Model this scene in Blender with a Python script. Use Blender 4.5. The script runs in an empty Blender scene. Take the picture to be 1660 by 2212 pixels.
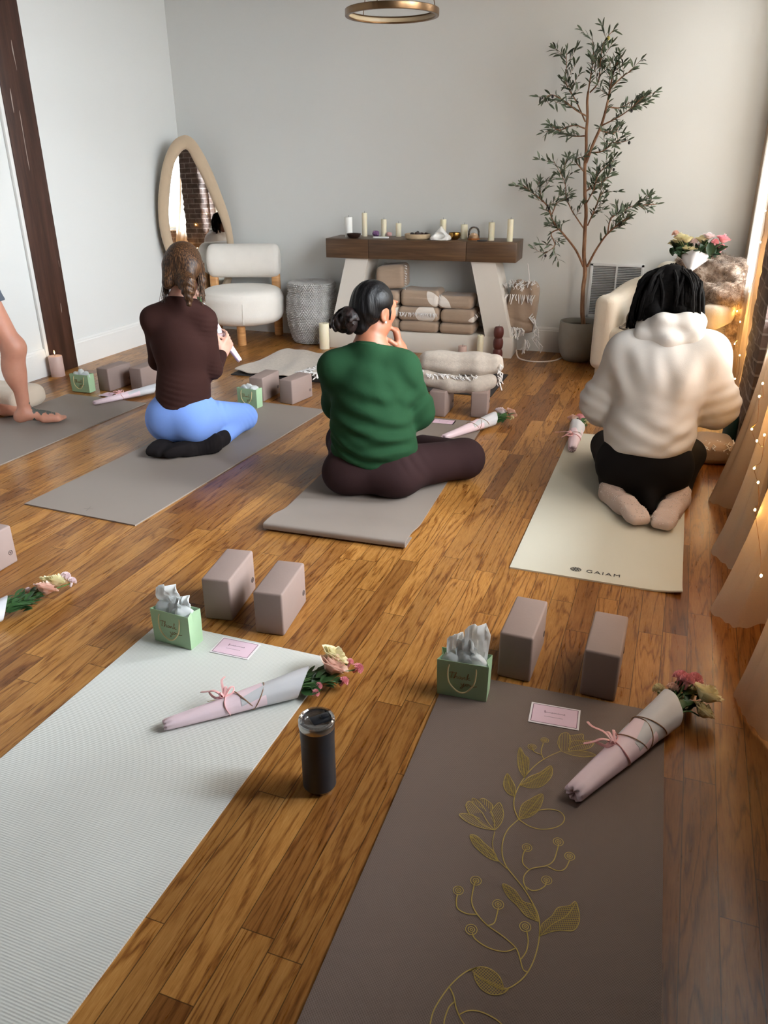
import bpy, bmesh, math, random
import numpy as np
from mathutils import Vector, Matrix
random.seed(7); RNG = np.random.default_rng(5)
SC = bpy.context.scene
COL = SC.collection
PI = math.pi

# ------------------------------------------------------------------ materials
def lin(c):
    out = []
    for v in c[:3]:
        v = v / 255.0
        out.append(v / 12.92 if v <= 0.04045 else ((v + 0.055) / 1.055) ** 2.4)
    return (out[0], out[1], out[2], 1.0)

class NT:
    """small wrapper round a material node tree"""
    def __init__(self, name):
        self.m = bpy.data.materials.new(name); self.m.use_nodes = True
        self.t = self.m.node_tree; self.b = self.t.nodes['Principled BSDF']; self.out = self.t.nodes['Material Output']
        self._co = None
    def n(self, typ, **kw):
        nd = self.t.nodes.new(typ)
        for k, v in kw.items():
            if hasattr(nd, k) and k not in ('Scale',): setattr(nd, k, v)
        return nd
    def l(self, a, b): self.t.links.new(a, b)
    def co(self):
        if self._co is None: self._co = self.n('ShaderNodeTexCoord').outputs['Object']
        return self._co
    def math(self, op, a, b=None, c=None):
        nd = self.n('ShaderNodeMath', operation=op)
        for i, v in enumerate((a, b, c)):
            if v is None: continue
            if isinstance(v, (int, float)): nd.inputs[i].default_value = v
            else: self.l(v, nd.inputs[i])
        return nd.outputs[0]
    def mapping(self, scale, vec=None, loc=(0, 0, 0), rot=(0, 0, 0)):
        mp = self.n('ShaderNodeMapping'); mp.inputs['Scale'].default_value = scale
        mp.inputs['Location'].default_value = loc; mp.inputs['Rotation'].default_value = rot
        self.l(vec if vec is not None else self.co(), mp.inputs['Vector']); return mp.outputs[0]
    def noise(self, scale, vec=None, detail=4, rough=.55, dist=0):
        nd = self.n('ShaderNodeTexNoise'); nd.inputs['Scale'].default_value = scale
        nd.inputs['Detail'].default_value = detail; nd.inputs['Roughness'].default_value = rough
        nd.inputs['Distortion'].default_value = dist
        self.l(vec if vec is not None else self.co(), nd.inputs['Vector']); return nd.outputs['Fac']
    def ramp(self, fac, stops):
        nd = self.n('ShaderNodeValToRGB'); el = nd.color_ramp.elements
        while len(el) < len(stops): el.new(.5)
        for e, (p, c) in zip(el, stops):
            e.position = p; e.color = lin(c) if len(c) == 3 and max(c) > 3. else (c[0], c[1], c[2], 1)
        self.l(fac, nd.inputs[0]); return nd.outputs[0]
    def mix(self, fac, a, b, blend='MIX'):
        nd = self.n('ShaderNodeMix', data_type='RGBA', blend_type=blend)
        for i, v in ((0, fac), (6, a), (7, b)):
            if isinstance(v, (int, float)): nd.inputs[i].default_value = v
            elif isinstance(v, tuple): nd.inputs[i].default_value = v
            else: self.l(v, nd.inputs[i])
        return nd.outputs[2]
    def bump(self, h, strength=.3, dist=.01):
        nd = self.n('ShaderNodeBump'); nd.inputs['Strength'].default_value = strength
        nd.inputs['Distance'].default_value = dist
        self.l(h, nd.inputs['Height']); self.l(nd.outputs[0], self.b.inputs['Normal'])
    def base(self, c):
        if isinstance(c, tuple): self.b.inputs['Base Color'].default_value = c
        else: self.l(c, self.b.inputs['Base Color'])
    def set(self, **kw):
        for k, v in kw.items(): self.b.inputs[k.replace('_', ' ')].default_value = v
        return self

def simple(name, col, rough=.5, metal=0., var=.06, vscale=6., bump=None, bscale=60., sheen=0., spec=None, coat=0.):
    """colour with a soft procedural variation and an optional fine bump"""
    m = NT(name); c = lin(col)
    lo = tuple(max(0, v * (1 - var)) for v in c[:3]) + (1,); hi = tuple(min(1, v * (1 + var)) for v in c[:3]) + (1,)
    m.base(m.mix(m.noise(vscale), lo, hi))
    m.set(Roughness=rough, Metallic=metal)
    if bump: m.bump(m.noise(bscale, detail=3), bump, .004)
    if sheen: m.set(Sheen_Weight=sheen, Sheen_Roughness=.5)
    if spec is not None: m.b.inputs['Specular IOR Level'].default_value = spec
    if coat: m.b.inputs['Coat Weight'].default_value = coat
    return m.m

def fabric(name, col, rough=.9, weave=420., strength=.25, var=.1, vscale=9., sheen=.15):
    m = NT(name); c = lin(col)
    lo = tuple(v * (1 - var) for v in c[:3]) + (1,); hi = tuple(min(1, v * (1 + var)) for v in c[:3]) + (1,)
    m.base(m.mix(m.noise(vscale, detail=5), lo, hi)); m.set(Roughness=rough, Sheen_Weight=sheen)
    m.b.inputs['Specular IOR Level'].default_value = .2
    m.bump(m.noise(weave, detail=2), strength, .002)
    return m.m

def wood(name, dark, mid, light, scale=(2, 2, 30), rough=.45, axis_scale=1., bump=.1):
    m = NT(name); v = m.mapping(scale)
    n1 = m.noise(axis_scale, v, 6, .6, .6); n2 = m.noise(axis_scale * 3.1, v, 3, .5, .2)
    f = m.math('ADD', m.math('MULTIPLY', n1, .7), m.math('MULTIPLY', n2, .3))
    m.base(m.ramp(f, [(.3, dark), (.5, mid), (.72, light)])); m.set(Roughness=rough); m.bump(f, bump, .003)
    return m.m

def emit(name, col, strength):
    m = NT(name); m.b.inputs['Emission Color'].default_value = lin(col); m.b.inputs['Emission Strength'].default_value = strength
    m.base(lin(col)); return m.m

def thin_cloth(name, col, trans=.4, var=.06, vscale=20., rough=.7):
    """paper or petal thin surface that lets part of the light through"""
    m = NT(name); c = lin(col); k = m.mix(m.noise(vscale), tuple(v * (1 - var) for v in c[:3]) + (1,), tuple(min(1, v * (1 + var)) for v in c[:3]) + (1,))
    m.base(k); m.set(Roughness=rough); t = m.n('ShaderNodeBsdfTranslucent'); m.l(k, t.inputs[0]); x = m.n('ShaderNodeMixShader'); x.inputs[0].default_value = trans
    m.l(m.b.outputs[0], x.inputs[1]); m.l(t.outputs[0], x.inputs[2]); m.l(x.outputs[0], m.out.inputs[0]); return m.m

def hairmat(name, dark, light, scale=(160, 160, 9), rough=.35, lo=.38, hi=.72, spec=.22, bmp=.6):
    m = NT(name); v = m.mapping(scale); f = m.noise(1., v, 4, .6)
    m.base(m.ramp(f, [(lo, dark), (hi, light)])); m.set(Roughness=rough); m.b.inputs['Specular IOR Level'].default_value = spec
    m.bump(f, bmp, .004); return m.m

# ------------------------------------------------------------------ objects
def tag(o, label=None, cat=None, group=None, kind=None):
    if label: o['label'] = label
    if cat: o['category'] = cat
    if group: o['group'] = group
    if kind: o['kind'] = kind
    return o

def empty(name, loc, label, cat, rz=0., group=None):
    o = bpy.data.objects.new(name, None); COL.objects.link(o); o.location = loc; o.rotation_euler = (0, 0, rz)
    o.empty_display_size = .1
    return tag(o, label, cat, group)

def link_mesh(name, me, mat, parent=None, loc=None, rot=None):
    o = bpy.data.objects.new(name, me); COL.objects.link(o)
    if mat is not None and not me.materials: me.materials.append(mat)
    if parent is not None: o.parent = parent
    if loc is not None: o.location = loc
    if rot is not None: o.rotation_euler = rot
    return o

def raw_mesh(name, V, F, smooth=True, angle=40):
    me = bpy.data.meshes.new(name)
    V = np.asarray(V, np.float32); me.vertices.add(len(V)); me.vertices.foreach_set('co', V.ravel())
    if isinstance(F, np.ndarray):
        k = F.shape[1]; n = len(F)
        me.loops.add(n * k); me.loops.foreach_set('vertex_index', F.ravel().astype(np.int32))
        me.polygons.add(n); me.polygons.foreach_set('loop_start', np.arange(0, n * k, k, dtype=np.int32))
        me.polygons.foreach_set('loop_total', np.full(n, k, np.int32))
    else:
        tot = sum(len(f) for f in F); idx = np.fromiter((i for f in F for i in f), np.int32, tot)
        lt = np.fromiter((len(f) for f in F), np.int32, len(F)); ls = np.concatenate([[0], np.cumsum(lt)[:-1]]).astype(np.int32)
        me.loops.add(tot); me.loops.foreach_set('vertex_index', idx)
        me.polygons.add(len(F)); me.polygons.foreach_set('loop_start', ls); me.polygons.foreach_set('loop_total', lt)
    me.update(calc_edges=True); me.validate()
    if smooth:
        me.polygons.foreach_set('use_smooth', np.ones(len(me.polygons), bool))
        if angle < 180: me.set_sharp_from_angle(angle=math.radians(angle))
    return me

def frames(path):
    P = [Vector(p) for p in path]; T = []
    for i in range(len(P)):
        a = P[max(i - 1, 0)]; b = P[min(i + 1, len(P) - 1)]
        d = b - a; T.append(d.normalized() if d.length > 1e-9 else Vector((0, 0, 1)))
    up = Vector((0, 0, 1)) if abs(T[0].z) < .9 else Vector((1, 0, 0))
    N = [(up - T[0] * up.dot(T[0])).normalized()]
    for i in range(1, len(P)):
        n = N[-1] - T[i] * N[-1].dot(T[i]); N.append(n.normalized() if n.length > 1e-6 else N[-1])
    return P, T, N

def catmull(pts, k=6, closed=False):
    P = [Vector(p) for p in pts]; n = len(P); out = []
    rng = n if closed else n - 1
    for i in range(rng):
        if closed: p0, p1, p2, p3 = P[(i - 1) % n], P[i], P[(i + 1) % n], P[(i + 2) % n]
        else: p0, p1, p2, p3 = P[max(i - 1, 0)], P[i], P[i + 1], P[min(i + 2, n - 1)]
        for j in range(k):
            t = j / k
            out.append(.5 * ((2 * p1) + (p2 - p0) * t + (2 * p0 - 5 * p1 + 4 * p2 - p3) * t * t + (3 * p1 - p0 - 3 * p2 + p3) * t ** 3))
    if not closed: out.append(P[-1])
    return out

class MB:
    def __init__(s): s.V = []; s.F = []
    def add(s, V, F):
        b = len(s.V); s.V += [tuple(v) for v in V]; s.F += [tuple(b + i for i in f) for f in F]; return s
    def box(s, c, size, rot=None, bev=0., seg=2):
        bm = bmesh.new(); bmesh.ops.create_cube(bm, size=1.)
        bmesh.ops.scale(bm, vec=size, verts=bm.verts)
        if bev: bmesh.ops.bevel(bm, geom=list(bm.edges), offset=bev, segments=seg, affect='EDGES', profile=.5)
        M = Matrix.Translation(c) @ (rot.to_4x4() if rot is not None else Matrix())
        bmesh.ops.transform(bm, matrix=M, verts=bm.verts); bm.verts.index_update()
        s.add([v.co[:] for v in bm.verts], [[v.index for v in f.verts] for f in bm.faces]); bm.free(); return s
    def lathe(s, prof, n=32, c=(0, 0, 0), rot=None, sx=1., sy=1.):
        V = []; F = []; M = rot if rot is not None else Matrix.Identity(3); c = Vector(c)
        for (r, z) in prof:
            for i in range(n):
                a = 2 * PI * i / n; V.append((M @ Vector((r * math.cos(a) * sx, r * math.sin(a) * sy, z))) + c)
        for k in range(len(prof) - 1):
            for i in range(n):
                j = (i + 1) % n; F.append((k * n + i, k * n + j, (k + 1) * n + j, (k + 1) * n + i))
        shut = abs(prof[0][0] - prof[-1][0]) + abs(prof[0][1] - prof[-1][1]) < 1e-6
        if prof[0][0] > 1e-5 and not shut: F.append(tuple(range(n - 1, -1, -1)))
        if prof[-1][0] > 1e-5 and not shut: F.append(tuple((len(prof) - 1) * n + i for i in range(n)))
        return s.add(V, F)
    def tube(s, path, r, n=8, cap=True, flat=1.):
        P, T, N = frames(path); V = []; F = []
        for i, p in enumerate(P):
            rr = r[i] if isinstance(r, (list, tuple)) else r
            B = T[i].cross(N[i])
            for k in range(n):
                a = 2 * PI * k / n; V.append(p + N[i] * (rr * math.cos(a) * flat) + B * (rr * math.sin(a)))
        for i in range(len(P) - 1):
            for k in range(n):
                j = (k + 1) % n; F.append((i * n + k, i * n + j, (i + 1) * n + j, (i + 1) * n + k))
        if cap:
            F.append(tuple(range(n - 1, -1, -1))); F.append(tuple((len(P) - 1) * n + k for k in range(n)))
        return s.add(V, F)
    def ell(s, c, r, nu=16, nv=10, rot=None):
        if isinstance(r, (int, float)): r = (r, r, r)
        V = []; F = []; M = rot if rot is not None else Matrix.Identity(3); c = Vector(c)
        for j in range(nv + 1):
            t = PI * j / nv
            for i in range(nu):
                a = 2 * PI * i / nu
                V.append(M @ Vector((r[0] * math.sin(t) * math.cos(a), r[1] * math.sin(t) * math.sin(a), -r[2] * math.cos(t))) + c)
        for j in range(nv):
            for i in range(nu):
                k = (i + 1) % nu; q = (j * nu + i, j * nu + k, (j + 1) * nu + k, (j + 1) * nu + i)
                F.append(q if 0 < j < nv - 1 else (q if j else q) )
        return s.add(V, F)
    def prism(s, pts, z0, z1):
        n = len(pts); V = [(x, y, z0) for x, y in pts] + [(x, y, z1) for x, y in pts]
        F = [tuple(range(n - 1, -1, -1)), tuple(range(n, 2 * n))] + [(i, (i + 1) % n, n + (i + 1) % n, n + i) for i in range(n)]
        return s.add(V, F)
    def sheet(s, G, th=0.):
        nu, nv = len(G), len(G[0]); V = [Vector(p) for row in G for p in row]
        F = [(i * nv + j, (i + 1) * nv + j, (i + 1) * nv + j + 1, i * nv + j + 1) for i in range(nu - 1) for j in range(nv - 1)]
        if not th: return s.add(V, F)
        nor = [Vector() for _ in V]
        for f in F:
            a, b, c = V[f[0]], V[f[1]], V[f[2]]; nn = (b - a).cross(c - a)
            for i in f: nor[i] += nn
        W = [v - n.normalized() * th if n.length > 0 else v for v, n in zip(V, nor)]
        m = len(V); F2 = [tuple(m + i for i in reversed(f)) for f in F]
        rim = [i * nv for i in range(nu)] + [(nu - 1) * nv + j for j in range(1, nv)] + [i * nv + nv - 1 for i in range(nu - 2, -1, -1)] + [j for j in range(nv - 2, 0, -1)]
        F3 = [(rim[(i + 1) % len(rim)], rim[i], m + rim[i], m + rim[(i + 1) % len(rim)]) for i in range(len(rim))]
        return s.add(V + W, F + F2 + F3)
    def shift(s, d):
        s.V = [(v[0] + d[0], v[1] + d[1], v[2] + d[2]) for v in s.V]; return s
    def obj(s, name, mat, parent=None, loc=None, rot=None, angle=40):
        return link_mesh(name, raw_mesh(name, s.V, s.F, True, angle), mat, parent, loc, rot)

def rotz(a): return Matrix.Rotation(a, 3, 'Z')
def rot3(x=0, y=0, z=0): return Matrix.Rotation(z, 3, 'Z') @ Matrix.Rotation(y, 3, 'Y') @ Matrix.Rotation(x, 3, 'X')

def copy_thing(o, loc, rz, label, scale=None):
    c = o.copy(); COL.objects.link(c); c.location = loc; c.rotation_euler = (0, 0, rz); c['label'] = label
    if scale: c.scale = scale
    for ch in list(o.children):
        d = ch.copy(); COL.objects.link(d); d.parent = c
        for g in list(ch.children):
            e = g.copy(); COL.objects.link(e); e.parent = d
    return c

# ------------------------------------------------------------------ smooth blended solids
def smin(a, b, k):
    if k <= 0: return np.minimum(a, b)
    h = np.maximum(k - np.abs(a - b), 0) / k
    return np.minimum(a, b) - h * h * k * .25

class Sdf:
    def __init__(s): s.ops = []; s.lo = np.full(3, 1e9); s.hi = np.full(3, -1e9); s.disp = []
    def _ext(s, lo, hi): s.lo = np.minimum(s.lo, lo); s.hi = np.maximum(s.hi, hi)
    def cap(s, a, b, ra, rb=None, k=.03, op='u'):
        a = np.array(a, np.float32); b = np.array(b, np.float32); rb = ra if rb is None else rb
        ab = b - a; L = max(float(ab @ ab), 1e-9)
        def f(P):
            t = np.clip(((P - a) @ ab) / L, 0, 1)
            return np.linalg.norm(P - a - t[:, None] * ab, axis=1) - (ra + (rb - ra) * t)
        s.ops.append((op, k, f)); r = max(ra, rb)
        if op == 'u': s._ext(np.minimum(a, b) - r, np.maximum(a, b) + r)
        return s
    def chain(s, pts, rs, k=.03, op='u'):
        for i in range(len(pts) - 1): s.cap(pts[i], pts[i + 1], rs[i], rs[i + 1], k, op)
        return s
    def ell(s, c, r, R=None, k=.03, op='u'):
        c = np.array(c, np.float32); r = np.array(r, np.float32); R_ = None if R is None else np.array(R, np.float32)
        def f(P):
            q = P - c
            if R_ is not None: q = q @ R_
            k0 = np.linalg.norm(q / r, axis=1); k1 = np.linalg.norm(q / (r * r), axis=1) + 1e-9
            return np.where(k0 < 1e-4, -r.min(), k0 * (k0 - 1) / k1)
        s.ops.append((op, k, f))
        if op == 'u': s._ext(c - r.max(), c + r.max())
        return s
    def rbox(s, c, half, rad, R=None, k=.03, op='u'):
        c = np.array(c, np.float32); half = np.array(half, np.float32); R_ = None if R is None else np.array(R, np.float32)
        def f(P):
            q = P - c
            if R_ is not None: q = q @ R_
            q = np.abs(q) - (half - rad)
            return np.linalg.norm(np.maximum(q, 0), axis=1) + np.minimum(q.max(1), 0) - rad
        s.ops.append((op, k, f))
        if op == 'u':
            e = np.linalg.norm(half) if R is not None else half
            s._ext(c - e, c + e)
        return s
    def plane(s, o, n, k=.005):
        """keep the side the normal points away from"""
        o = np.array(o, np.float32); n = np.array(n, np.float32); n = n / np.linalg.norm(n)
        s.ops.append(('i', k, lambda P: (P - o) @ n)); return s
    def wrinkle(s, fn): s.disp.append(fn); return s
    def ev(s, P):
        d = None
        for op, k, f in s.ops:
            v = f(P)
            if d is None: d = v
            elif op == 'u': d = smin(d, v, k)
            elif op == 's': d = -smin(-d, v, k)
            else: d = -smin(-d, -v, k)
        for w in s.disp: d = d + w(P)
        return d
    def mesh(s, name, h=.006, base=(0, 0, 0), relax=2, pad=3):
        st = 6
        lo = s.lo - pad * h; n = np.ceil((s.hi + pad * h - lo) / h).astype(int) + 1
        n = (np.ceil(n / st) * st).astype(int); nc = n // st
        ax = [lo[i] + (np.arange(nc[i]) * st + (st - 1) / 2) * h for i in range(3)]
        G = np.stack(np.meshgrid(*ax, indexing='ij'), -1).reshape(-1, 3).astype(np.float32)
        dc = s.ev(G).astype(np.float32).reshape(nc)
        act = np.abs(dc) < st * h * 1.35 + .012
        F = np.repeat(np.repeat(np.repeat(dc, st, 0), st, 1), st, 2)
        ai = np.argwhere(act); off = np.stack(np.meshgrid(*[np.arange(st)] * 3, indexing='ij'), -1).reshape(-1, 3)
        for ch in range(0, len(ai), 1500):
            idx = (ai[ch:ch + 1500, None, :] * st + off[None]).reshape(-1, 3)
            F[idx[:, 0], idx[:, 1], idx[:, 2]] = s.ev((lo + idx * h).astype(np.float32))
        I = F < 0
        cnt = sum(I[a:n[0] - 1 + a, b:n[1] - 1 + b, c:n[2] - 1 + c].astype(np.int8) for a in (0, 1) for b in (0, 1) for c in (0, 1))
        cells = np.argwhere((cnt > 0) & (cnt < 8))
        cid = np.full(tuple(n - 1), -1, np.int32); cid[cells[:, 0], cells[:, 1], cells[:, 2]] = np.arange(len(cells))
        acc = np.zeros((len(cells), 3), np.float32); w = np.zeros(len(cells), np.float32)
        for ax_ in range(3):
            o1, o2 = [i for i in range(3) if i != ax_]
            for p in (0, 1):
                for q in (0, 1):
                    A = cells.copy(); A[:, o1] += p; A[:, o2] += q; B = A.copy(); B[:, ax_] += 1
                    fa = F[A[:, 0], A[:, 1], A[:, 2]]; fb = F[B[:, 0], B[:, 1], B[:, 2]]
                    cr = (fa < 0) != (fb < 0); t = np.where(cr, fa / np.where(cr, fa - fb, 1), 0)
                    pt = A.astype(np.float32); pt[:, ax_] += t; acc[cr] += pt[cr]; w[cr] += 1
        V = acc / w[:, None] * h + lo
        Q = []
        for ax_ in range(3):
            o1, o2 = (ax_ + 1) % 3, (ax_ + 2) % 3
            sl = [slice(1, n[i] - 1) for i in range(3)]; s2 = list(sl); sl[ax_] = slice(0, n[ax_] - 1); s2[ax_] = slice(1, n[ax_])
            a = I[tuple(sl)]; b = I[tuple(s2)]
            e = np.argwhere(a != b); off0 = np.array([0 if i == ax_ else 1 for i in range(3)])
            fl = a[e[:, 0], e[:, 1], e[:, 2]]; e = e + off0
            def g(d1, d2):
                c = e.copy(); c[:, o1] -= d1; c[:, o2] -= d2; return cid[c[:, 0], c[:, 1], c[:, 2]]
            q = np.stack([g(1, 1), g(0, 1), g(0, 0), g(1, 0)], 1); q[~fl] = q[~fl][:, ::-1]; Q.append(q)
        Q = np.concatenate(Q); Q = Q[(Q >= 0).all(1)]
        for _ in range(relax):
            S = np.zeros_like(V); c = np.zeros(len(V), np.float32)
            for i in range(4):
                a, b = Q[:, i], Q[:, (i + 1) % 4]
                np.add.at(S, a, V[b]); np.add.at(S, b, V[a]); np.add.at(c, a, 1); np.add.at(c, b, 1)
            V = V * .5 + .5 * S / np.maximum(c, 1)[:, None]
        return raw_mesh(name, V - np.array(base, np.float32), Q, True, 180)

def fold(c, d, wl, amp, rad, ph=0.):
    """a bundle of cloth creases: waves along d, fading out around c"""
    c = np.array(c, np.float32); d = np.array(d, np.float32); d = d / np.linalg.norm(d)
    def f(P):
        q = P - c; g = np.exp(-(q * q).sum(1) / (rad * rad))
        x = q @ d
        return amp * g * np.sin(2 * PI * x / wl + ph + 6 * (q[:, 0] + q[:, 2]))
    return f
# ------------------------------------------------------------------ camera (metres; X right, Y towards the fireplace-like console wall)
cam_d = bpy.data.cameras.new('camera'); cam = bpy.data.objects.new('camera', cam_d); COL.objects.link(cam)
cam_d.sensor_fit = 'VERTICAL'; cam_d.sensor_height = 36.; cam_d.sensor_width = 36.; cam_d.lens = 1677.4 * 36 / 2212; cam_d.clip_start = .05
cam.location = (0, 0, 1.39)
p_, y_, r_ = math.radians(24.22), math.radians(20.49), math.radians(-.31)
cam.rotation_euler = (Matrix.Rotation(y_, 3, 'Z') @ Matrix.Rotation(PI / 2 - p_, 3, 'X') @ Matrix.Rotation(r_, 3, 'Z')).to_euler()
SC.camera = cam
SC.view_settings.view_transform = 'Standard'; SC.view_settings.look = 'None'; SC.view_settings.gamma = 1.; SC.view_settings.exposure = .38
SC.view_settings.use_curve_mapping = False
cy = SC.cycles
cy.use_denoising = True; cy.use_adaptive_sampling = True; cy.adaptive_threshold = .018; cy.max_bounces = 6; cy.diffuse_bounces = 4; cy.glossy_bounces = 3; cy.transmission_bounces = 4
cy.transparent_max_bounces = 8; cy.caustics_reflective = False; cy.caustics_refractive = False; cy.sample_clamp_indirect = 6.
try: cy.use_light_tree = True
except Exception: pass

XL, XR, YB, YF, ZC = -4.21, .56, 6.286, -2.6, 3.15

# ------------------------------------------------------------------ floor
def floor_material():
    m = NT('oak_floorboards'); sep = m.n('ShaderNodeSeparateXYZ'); m.l(m.co(), sep.inputs[0]); X, Y = sep.outputs[0], sep.outputs[1]
    W = .0745
    u = m.math('DIVIDE', m.math('ADD', X, .2 + 40 * W), W); row = m.math('FLOOR', u); fu = m.math('FRACT', u)
    wn = m.n('ShaderNodeTexWhiteNoise', noise_dimensions='1D'); m.l(row, wn.inputs['W']); rr = wn.outputs['Value']
    L = m.math('ADD', .55, m.math('MULTIPLY', rr, .5))
    v = m.math('DIVIDE', m.math('ADD', m.math('ADD', Y, 30), m.math('MULTIPLY', rr, 9.7)), L)
    pl = m.math('FLOOR', v); fv = m.math('FRACT', v)
    cb = m.n('ShaderNodeCombineXYZ'); m.l(row, cb.inputs[0]); m.l(pl, cb.inputs[1])
    w2 = m.n('ShaderNodeTexWhiteNoise', noise_dimensions='2D'); m.l(cb.outputs[0], w2.inputs['Vector']); R1 = w2.outputs['Value']
    sc = m.n('ShaderNodeSeparateColor'); m.l(w2.outputs['Color'], sc.inputs[0]); R2 = sc.outputs[1]
    cg = m.n('ShaderNodeCombineXYZ')
    m.l(m.math('ADD', X, m.math('MULTIPLY', R1, 3.1)), cg.inputs[0]); m.l(m.math('ADD', m.math('MULTIPLY', Y, .085), m.math('MULTIPLY', R2, 7)), cg.inputs[1])
    m.l(R1, cg.inputs[2])
    g = cg.outputs[0]
    big = m.noise(7., g, 3, .5, .35)
    fine = m.noise(90., g, 5, .7, .3)
    rings = m.math('FRACT', m.math('ADD', m.math('MULTIPLY', big, 15.), m.math('MULTIPLY', fine, .55)))
    rings = m.math('MINIMUM', m.math('MULTIPLY', m.math('ABSOLUTE', m.math('SUBTRACT', m.math('MULTIPLY', rings, 2), 1)), 2.4), 1.)
    fib = m.noise(260., g, 3, .6)
    grain = m.math('ADD', m.math('ADD', m.math('MULTIPLY', rings, .21), m.math('MULTIPLY', fine, .42)), m.math('MULTIPLY', fib, .48))
    col = m.ramp(grain, [(.28, (76, 44, 18)), (.46, (138, 91, 44)), (.64, (178, 129, 70)), (.9, (204, 158, 98))])
    tone = m.ramp(R1, [(0., (.46, .37, .32)), (.2, (.66, .57, .50)), (.5, (.80, .76, .71)), (.8, (.92, .87, .78)), (1., (1.04, 1.0, .92))])
    col = m.mix(1., col, tone, 'MULTIPLY')
    blotch = m.noise(2.3, m.co(), 4, .6)
    col = m.mix(1., col, m.ramp(blotch, [(.3, (.78, .72, .68)), (.65, (1.05, 1.03, 1.0))]), 'MULTIPLY')
    knots = m.n('ShaderNodeTexVoronoi'); knots.inputs['Scale'].default_value = 1.7; m.l(m.mapping((1.6, .8, 1)), knots.inputs['Vector'])
    kn = m.math('MULTIPLY', m.math('LESS_THAN', knots.outputs['Distance'], .05), .6)
    col = m.mix(kn, col, lin((52, 28, 14)))
    gap = m.math('MINIMUM', m.math('MULTIPLY', m.math('MINIMUM', fu, m.math('SUBTRACT', 1, fu)), W),
                 m.math('MULTIPLY', m.math('MINIMUM', fv, m.math('SUBTRACT', 1, fv)), L))
    gm = m.math('LESS_THAN', gap, .0011)
    col = m.mix(m.math('MULTIPLY', gm, .72), col, lin((38, 20, 10)))
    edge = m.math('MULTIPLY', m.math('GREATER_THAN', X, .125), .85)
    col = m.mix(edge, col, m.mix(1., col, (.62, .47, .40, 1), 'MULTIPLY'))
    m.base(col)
    m.l(m.math('ADD', .2, m.math('MULTIPLY', fine, .2)), m.b.inputs['Roughness'])
    h = m.math('SUBTRACT', m.math('MULTIPLY', grain, .25), gm)
    wav = m.math('MULTIPLY', m.noise(3., m.mapping((4, .5, 1)), 2), .6)
    m.bump(m.math('ADD', h, wav), .12, .004)
    m.set(Coat_Weight=.07, Coat_Roughness=.14); m.b.inputs['Specular IOR Level'].default_value = .27
    return m.m
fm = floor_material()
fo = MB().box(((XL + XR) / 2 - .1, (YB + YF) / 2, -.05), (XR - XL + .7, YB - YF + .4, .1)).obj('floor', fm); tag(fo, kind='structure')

def wall_mat(name, col):
    m = NT(name); c = lin(col); m.base(m.mix(m.noise(1.6), tuple(v * .97 for v in c[:3]) + (1,), c)); m.set(Roughness=.75)
    m.b.inputs['Specular IOR Level'].default_value = .25; m.bump(m.noise(55, detail=4), .06, .003); return m.m
wm = wall_mat('white_wall_paint', (226, 227, 225)); tm = wall_mat('white_trim_paint', (232, 231, 228))
tag(MB().box((XL - .06, (YB + YF) / 2, ZC / 2), (.12, YB - YF + .24, ZC)).obj('wall_left', wm), kind='structure')
tag(MB().box(((XL + XR) / 2, YB + .06, ZC / 2), (XR - XL + .8, .12, ZC)).obj('wall_back', wm), kind='structure')
tag(MB().box(((XL + XR) / 2, (YB + YF) / 2, ZC + .06), (XR - XL + .8, YB - YF + .4, .12)).obj('ceiling', wall_mat('warm_ceiling_paint', (112, 98, 86))), kind='structure')
def skirting(name, a, b, nrm):
    a = Vector(a); b = Vector(b); n = Vector(nrm); d = (b - a); L = d.length; d.normalize()
    prof = [(0, 0), (.018, 0), (.018, .165), (.014, .172), (.014, .18), (.008, .193), (0, .193)]
    V = [(p + n * q[0] + Vector((0, 0, q[1]))) for p in (a, b) for q in prof]; k = len(prof)
    F = [(i, (i + 1) % k, k + (i + 1) % k, k + i) for i in range(k)] + [tuple(range(k)), tuple(range(2 * k - 1, k - 1, -1))]
    m = MB().add(V, F); tag(m.obj(name, tm, angle=20), kind='structure')
skirting('baseboard_back', (XL, YB, 0), (XR, YB, 0), (0, -1, 0))
skirting('baseboard_left', (XL, 4.63, 0), (XL, YB, 0), (1, 0, 0))
skirting('baseboard_left.001', (XL, YF, 0), (XL, 4.345, 0), (1, 0, 0))
skirting('baseboard_front', (XL, YF, 0), (XR, YF, 0), (0, 1, 0))

# brick wall with windows on the right
def brick_material():
    m = NT('old_dark_brick')
    sep = m.n('ShaderNodeSeparateXYZ'); m.l(m.co(), sep.inputs[0]); cb = m.n('ShaderNodeCombineXYZ')
    m.l(m.math('ADD', sep.outputs[1], sep.outputs[0]), cb.inputs[0]); m.l(sep.outputs[2], cb.inputs[1])
    b = m.n('ShaderNodeTexBrick'); m.l(cb.outputs[0], b.inputs['Vector']); b.inputs['Scale'].default_value = 1.
    b.inputs['Brick Width'].default_value = .2; b.inputs['Row Height'].default_value = .068; b.inputs['Mortar Size'].default_value = .007
    b.inputs['Color1'].default_value = lin((116, 98, 90)); b.inputs['Color2'].default_value = lin((80, 67, 62)); b.inputs['Mortar'].default_value = lin((146, 136, 130))
    b.inputs['Mortar Smooth'].default_value = .3
    n = m.noise(14, detail=6); m.base(m.mix(1., b.outputs['Color'], m.ramp(n, [(.3, (.55, .5, .48)), (.7, (1.15, 1.1, 1.08))]), 'MULTIPLY'))
    m.set(Roughness=.85); m.bump(m.math('ADD', m.math('MULTIPLY', b.outputs['Fac'], -1), m.math('MULTIPLY', n, .8)), .7, .02); return m.m
bmat = brick_material()
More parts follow.
